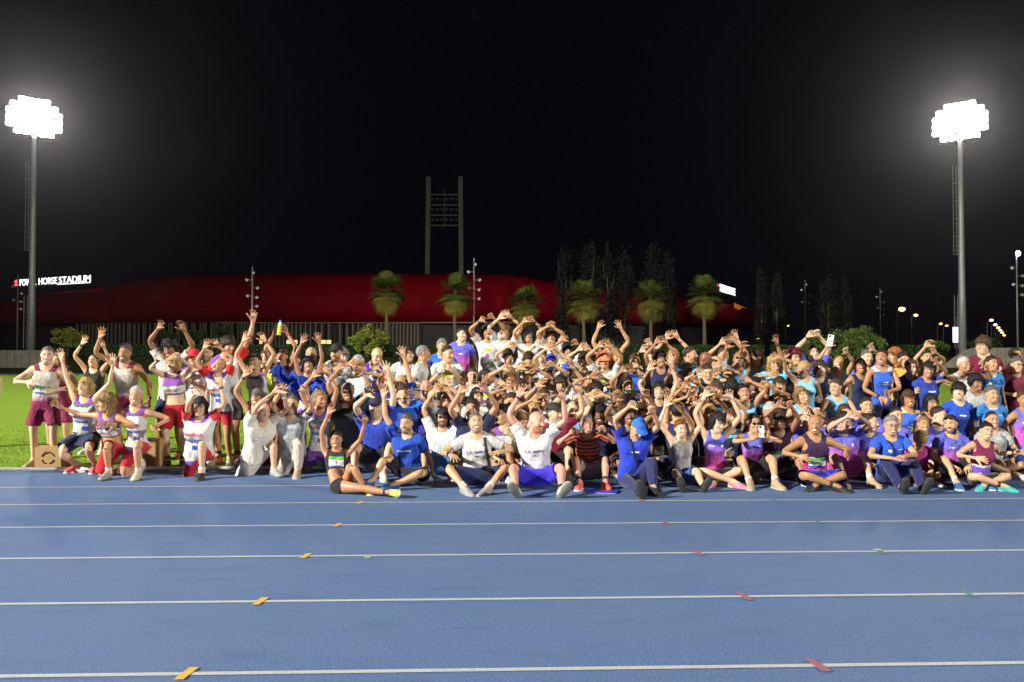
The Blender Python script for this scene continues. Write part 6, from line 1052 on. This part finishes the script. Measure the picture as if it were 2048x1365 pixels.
P('balding man in grey and black tee behind the seated maroon singlet', 1987, 841, 'greytee', bot=BLK, hair=('buzz', 'dark'), h='lap', d=11.0, mode='sit_cross', scalp=.3)
P('woman with dark bun in maroon and white singlet, legs crossed, teal shoes', 1976, 875, 'band3', bot=BLKT, hair=('bun', 'black'), h=((1962, 918, -.3), (2040, 905, -.1)), mode='sit_cross', d=10.0, sex='f', smile=1.2, shoes='teal', hr=10, sc=1.04)
P('person in pink singlet cut off by the right edge', 2052, 800, 'sibr', bot=('shorts', (.03, .12, .5)), hair=('short', 'brown'), h='down', d=11.0, fit='sing', sex='f')
# spread people who stand too close to each other along their line of sight
for q in CROWD: q['dd'] = q['d'] or dflt_d(q['hy'])
for _ in range(25):
    for a in range(len(CROWD)):
        for b in range(a):
            p, q = CROWD[a], CROWD[b]
            if p['mode'] == 'sit_x' and q['mode'] == 'sit_x': continue
            dx = abs(p['hx_'] - q['hx_']) * 12 / FPX; dy = p['dd'] - q['dd']
            if dx < .36 and abs(dy) < .32 * (1 - dx / .5):
                s = .03 if (p['hy'] < q['hy']) else -.03
                p['dd'] += s * (p['base'] == 0 and p['mode'] != 'sit_x'); q['dd'] -= s * (q['base'] == 0 and q['mode'] != 'sit_x')
for q in CROWD:
    if q['d'] and abs(q['dd'] - q['d']) > .5: q['dd'] = q['d'] + math.copysign(.5, q['dd'] - q['d'])
BUILT = [build(q, i) for i, q in enumerate(CROWD)]
BY = {q['lab']: b for q, b in zip(CROWD, BUILT)}
def who(s): return next(b for k, b in BY.items() if s in k)
# ---------------------------------------------------------------- benches the back rows stand on
m_wood = mat('bench_wood', lambda: cmix(noise(3, coord(), 5, .6, (1, 9, 9)), (.26, .13, .05), (.38, .22, .09)), .6)
def bench(x0, x1, y, h, lab):
    t = empty('bench', ((x0 + x1) / 2, y, 0)); L = x1 - x0
    for k in range(3): m = MB(); m.box((-L / 2, -.24 + k * .165, h - .045), (L / 2, -.09 + k * .165, h)); obj('plank', m.mesh('plank'), m_wood, t)
    n = max(2, int(L / 1.2))
    for k in range(n + 1): m = MB(); x = -L / 2 + .1 + (L - .2) * k / n; m.box((x - .04, -.2, 0), (x + .04, .2, h - .045)); obj('leg', m.mesh('leg'), m_wood, t)
    tag(t, lab, 'bench')
for b_, lab in ((.5, 'high wooden bench under the raised back row of children'), (.25, 'low wooden bench under the row below the raised children')):
    pts = [b['org'] for q, b in zip(CROWD, BUILT) if abs(q['base'] - b_) < .01]; bench(min(p[0] for p in pts) - .35, max(p[0] for p in pts) + .35, float(np.mean([p[1] for p in pts])), b_ - .004, lab)
# ---------------------------------------------------------------- things held, worn or lying about
def hand_pt(b, sd, d=.075):                # point in the palm
    R = b['po'].R[sd + 'hand']; q = 1 if sd == 'L' else -1; p = b['po'].p[sd + 'hand'] + R @ np.array([q * d, -.03, 0]); return b['org'] + b['sc'] * p
def prop(name, parts, loc, rot, lab, cat, group=None):
    t = empty(name, loc); t.rotation_euler = rot
    for n, me, m, c in parts:
        o = obj(n, me, m, t)
        if c: o.color = (*c, 1)
    return tag(t, lab, cat, group)
def bev(lo, hi, name, w=.006):
    b = bmesh.new(); bmesh.ops.create_cube(b, size=1)
    for v in b.verts: v.co = Vector([lo[k] + (v.co[k] + .5) * (hi[k] - lo[k]) for k in range(3)])
    bmesh.ops.bevel(b, geom=list(b.edges), offset=w, segments=2, affect='EDGES'); me = bpy.data.meshes.new(name); b.to_mesh(me); b.free(); return me
m_screen = mat('phone_glass', (.02, .022, .03), .1, spec=.7)
def phone(loc, rot, lab, col, sc_=1.):
    prop('phone', [('case', bev((-.038 * sc_, -.005, -.078 * sc_), (.038 * sc_, .005, .078 * sc_), 'case', .004), m_plain, col), ('camera_lens', bev((-.03 * sc_, -.0075, .045 * sc_), (-.005 * sc_, -.0045, .07 * sc_), 'camera_lens', .002), m_screen, None)], tuple(loc), rot, lab, 'phone', 'phones held up in the group')
b = who('raising a white phone'); phone(hand_pt(b, 'R') + (0, -.03, .05), (rad(5), rad(8), rad(-10)), 'white phone held up above the woman in light blue', (.80, .80, .82), 1.15)
b = who('holding a phone in both'); p = (hand_pt(b, 'R') + hand_pt(b, 'L')) / 2; phone(p + (0, -.03, .05), (rad(-15), rad(4), rad(8)), 'pale phone held by the seated woman with glasses', (.55, .56, .66))
b = who('hidden behind a raised phone'); phone(hand_pt(b, 'R') + (.02, -.03, .04), (rad(0), rad(80), 0), 'black phone held sideways before the man in blue', (.03, .03, .035))
b = who('balding man holding up'); phone(hand_pt(b, 'L') + (0, -.03, .05), (0, rad(5), 0), 'grey phone held by the balding man in light blue', (.35, .36, .38))
m_bot = mat('bottle_liquid', (.55, .65, .04), .15, spec=.6); m_clear = mat('bottle_plastic', (.75, .8, .85), .12, spec=.6)
b = who('raising a bottle'); p = (hand_pt(b, 'R') + hand_pt(b, 'L')) / 2; m = MB(); m.tube([(0, 0, -.11), (0, 0, -.1), (0, 0, .03)], [.026, .031, .031], 14); m2 = MB(); m2.tube([(0, 0, .03), (0, 0, .07), (0, 0, .1)], [.031, .026, .013], 14); m3 = MB(); m3.tube([(0, 0, .1), (0, 0, .125)], .016, 12); prop('bottle', [('liquid', m.mesh('liquid', True), m_bot, None), ('clear_neck', m2.mesh('clear_neck', True), m_clear, None), ('bottle_top', m3.mesh('bottle_top'), m_plain, (.1, .2, .6))], tuple(p + (0, -.02, .02)), (0, rad(6), 0), 'bottle of yellow-green drink held overhead by a woman', 'bottle')
def sheet_mesh(nx, nz, fn, name, th=.012):
    V = np.array([fn(i / nx, j / nz) for j in range(nz + 1) for i in range(nx + 1)]); F = np.array([(j * (nx + 1) + i, j * (nx + 1) + i + 1, (j + 1) * (nx + 1) + i + 1, (j + 1) * (nx + 1) + i) for j in range(nz) for i in range(nx)]); me = newmesh(name, V, F); me.attributes.new('rest', 'FLOAT_VECTOR', 'POINT').data.foreach_set('vector', V.astype(np.float32).ravel()); return me
def jk(u, v):                              # a blue jacket swung through the air
    x = (u - .5) * .78; w_ = .06 + .10 * math.sin(u * 3.14) + .03 * math.sin(u * 13); z = .10 * math.cos(u * 5.2) - .13 * u + .05 * math.sin(u * 17); a = (v - .5) * 2; return (x + .03 * math.sin(v * 9 + u * 6), .07 * math.sin(v * 7 + u * 11) + .04 * math.sin(u * 23 + v * 5), z * .8 + a * w_ + .02 * math.sin(u * 29 + v * 8) + .015 * math.sin(u * 47 - v * 13))
c = at(597, 757, 11.9); o = obj('jacket', sheet_mesh(44, 14, jk, 'jacket'), DES['plain']); o.color = (.015, .06, .42, 1); o.location = tuple(c); q = o.modifiers.new('thick', 'SOLIDIFY'); q.thickness = .012; tag(o, 'blue jacket swung in the air before the laughing curly woman', 'jacket')
g = ground(1204, 984); prop('folder', [('cover', bev((-.19, -.13, .006), (.19, .13, .018), 'cover', .003), m_plain, (.03, .05, .42)), ('pages', bev((-.18, -.125, .001), (.183, .122, .0055), 'pages', .001), m_plain, (.7, .7, .68)), ('red_label', bev((-.05, -.03, .0185), (.06, .05, .0195), 'red_label', .0003), m_plain, (.45, .03, .1))], tuple(g), (0, 0, rad(-14)), 'blue folder with red label lying on the track between two seated men', 'folder')
b = who('wide-mouthed girl'); p = at(1271, 787, 11.25); prop('camera', [('camera_body', bev((-.06, -.03, -.045), (.06, .03, .045), 'camera_body', .01), m_plain, (.015, .015, .017)), ('objective', (lambda m: (m.tube([(-.06, .02, 0), (-.15, .04, .005)], [.038, .042], 16), m.mesh('objective', True))[1])(MB()), m_plain, (.02, .02, .022)), ('front_glass', (lambda m: (m.tube([(-.151, .04, .005), (-.153, .0405, .005)], [.032, .032], 16), m.mesh('front_glass'))[1])(MB()), m_screen, None)], tuple(p), (0, 0, 0), 'black camera held up before the wide-mouthed girl', 'camera')
def strap(b, path, pouch, lab, wd=.03, col=(.012, .012, .014)):
    pts = np.array(path); n = 40; u = np.linspace(0, 1, n); xs = np.interp(u, np.linspace(0, 1, len(pts)), pts[:, 0]); zs = np.interp(u, np.linspace(0, 1, len(pts)), pts[:, 1]); t = np.gradient(np.stack([xs, zs], 1), axis=0); t /= np.linalg.norm(t, axis=1, keepdims=True); nn = np.stack([-t[:, 1], t[:, 0]], 1) * wd / 2; XZ = []
    for k in range(n): XZ += [(xs[k] + nn[k, 0], zs[k] + nn[k, 1]), (xs[k] - nn[k, 0], zs[k] - nn[k, 1])]
    V = on_cloth(b['gu'], (b['sex'], b['tk'], lab), XZ, b['PU'], .011); F = np.array([(2 * k, 2 * k + 1, 2 * k + 3, 2 * k + 2) for k in range(n - 1)]); T = empty('shoulder_bag', tuple(b['loc'])); o = finish('strap', V - b['loc'], F, m_cap, T, None, col); q = o.modifiers.new('thick', 'SOLIDIFY'); q.thickness = .004
    if pouch:
        e = V[-2:].mean(0) - b['loc'] + (0, -.035, -.03); o = obj('pouch', bev((-pouch[0], -.035, -pouch[1]), (pouch[0], .035, pouch[1]), 'pouch', .018), m_cap, T, Matrix.Translation(tuple(e)) @ Matrix.Rotation(rad(12), 4, 'Y')); o.color = (*col, 1)
    tag(T, lab, 'bag', 'bags slung across the chest')
strap(who('C.A. TENERIFE tee with bag'), [(.10, 1.465), (.115, 1.35), (.125, 1.22), (.14, 1.08)], (.085, .06), 'black bag slung over the shoulder of the grinning man')
strap(who('blue cap pulled down'), [(-.08, 1.46), (-.03, 1.32), (.05, 1.15), (.12, 1.0)], None, 'black strap slung across the blue tee of the capped man', .025)
strap(who('grey-haired man with glasses in blue polo'), [(-.07, 1.46), (-.02, 1.32), (.06, 1.15), (.12, 1.0)], None, 'dark strap slung across the blue polo of the grey-haired man', .02)

# ---------------------------------------------------------------- humid night air round the lamps
def haze(density):
    m = bpy.data.materials.new('night_air'); m.use_nodes = True; nt = m.node_tree; nt.nodes.clear(); o = nt.nodes.new('ShaderNodeOutputMaterial'); v = nt.nodes.new('ShaderNodeVolumePrincipled'); v.inputs['Color'].default_value = (.9, .9, .95, 1); v.inputs['Density'].default_value = density; v.inputs['Anisotropy'].default_value = .9; nt.links.new(v.outputs[0], o.inputs['Volume'])
    b = MB(); b.box((-1000, -200, -1.2), (1000, 1600, 75)); h = obj('haze', b.mesh('haze'), m); tag(h, 'thin humid night air over the whole ground', 'haze', kind='stuff')
haze(.00007)
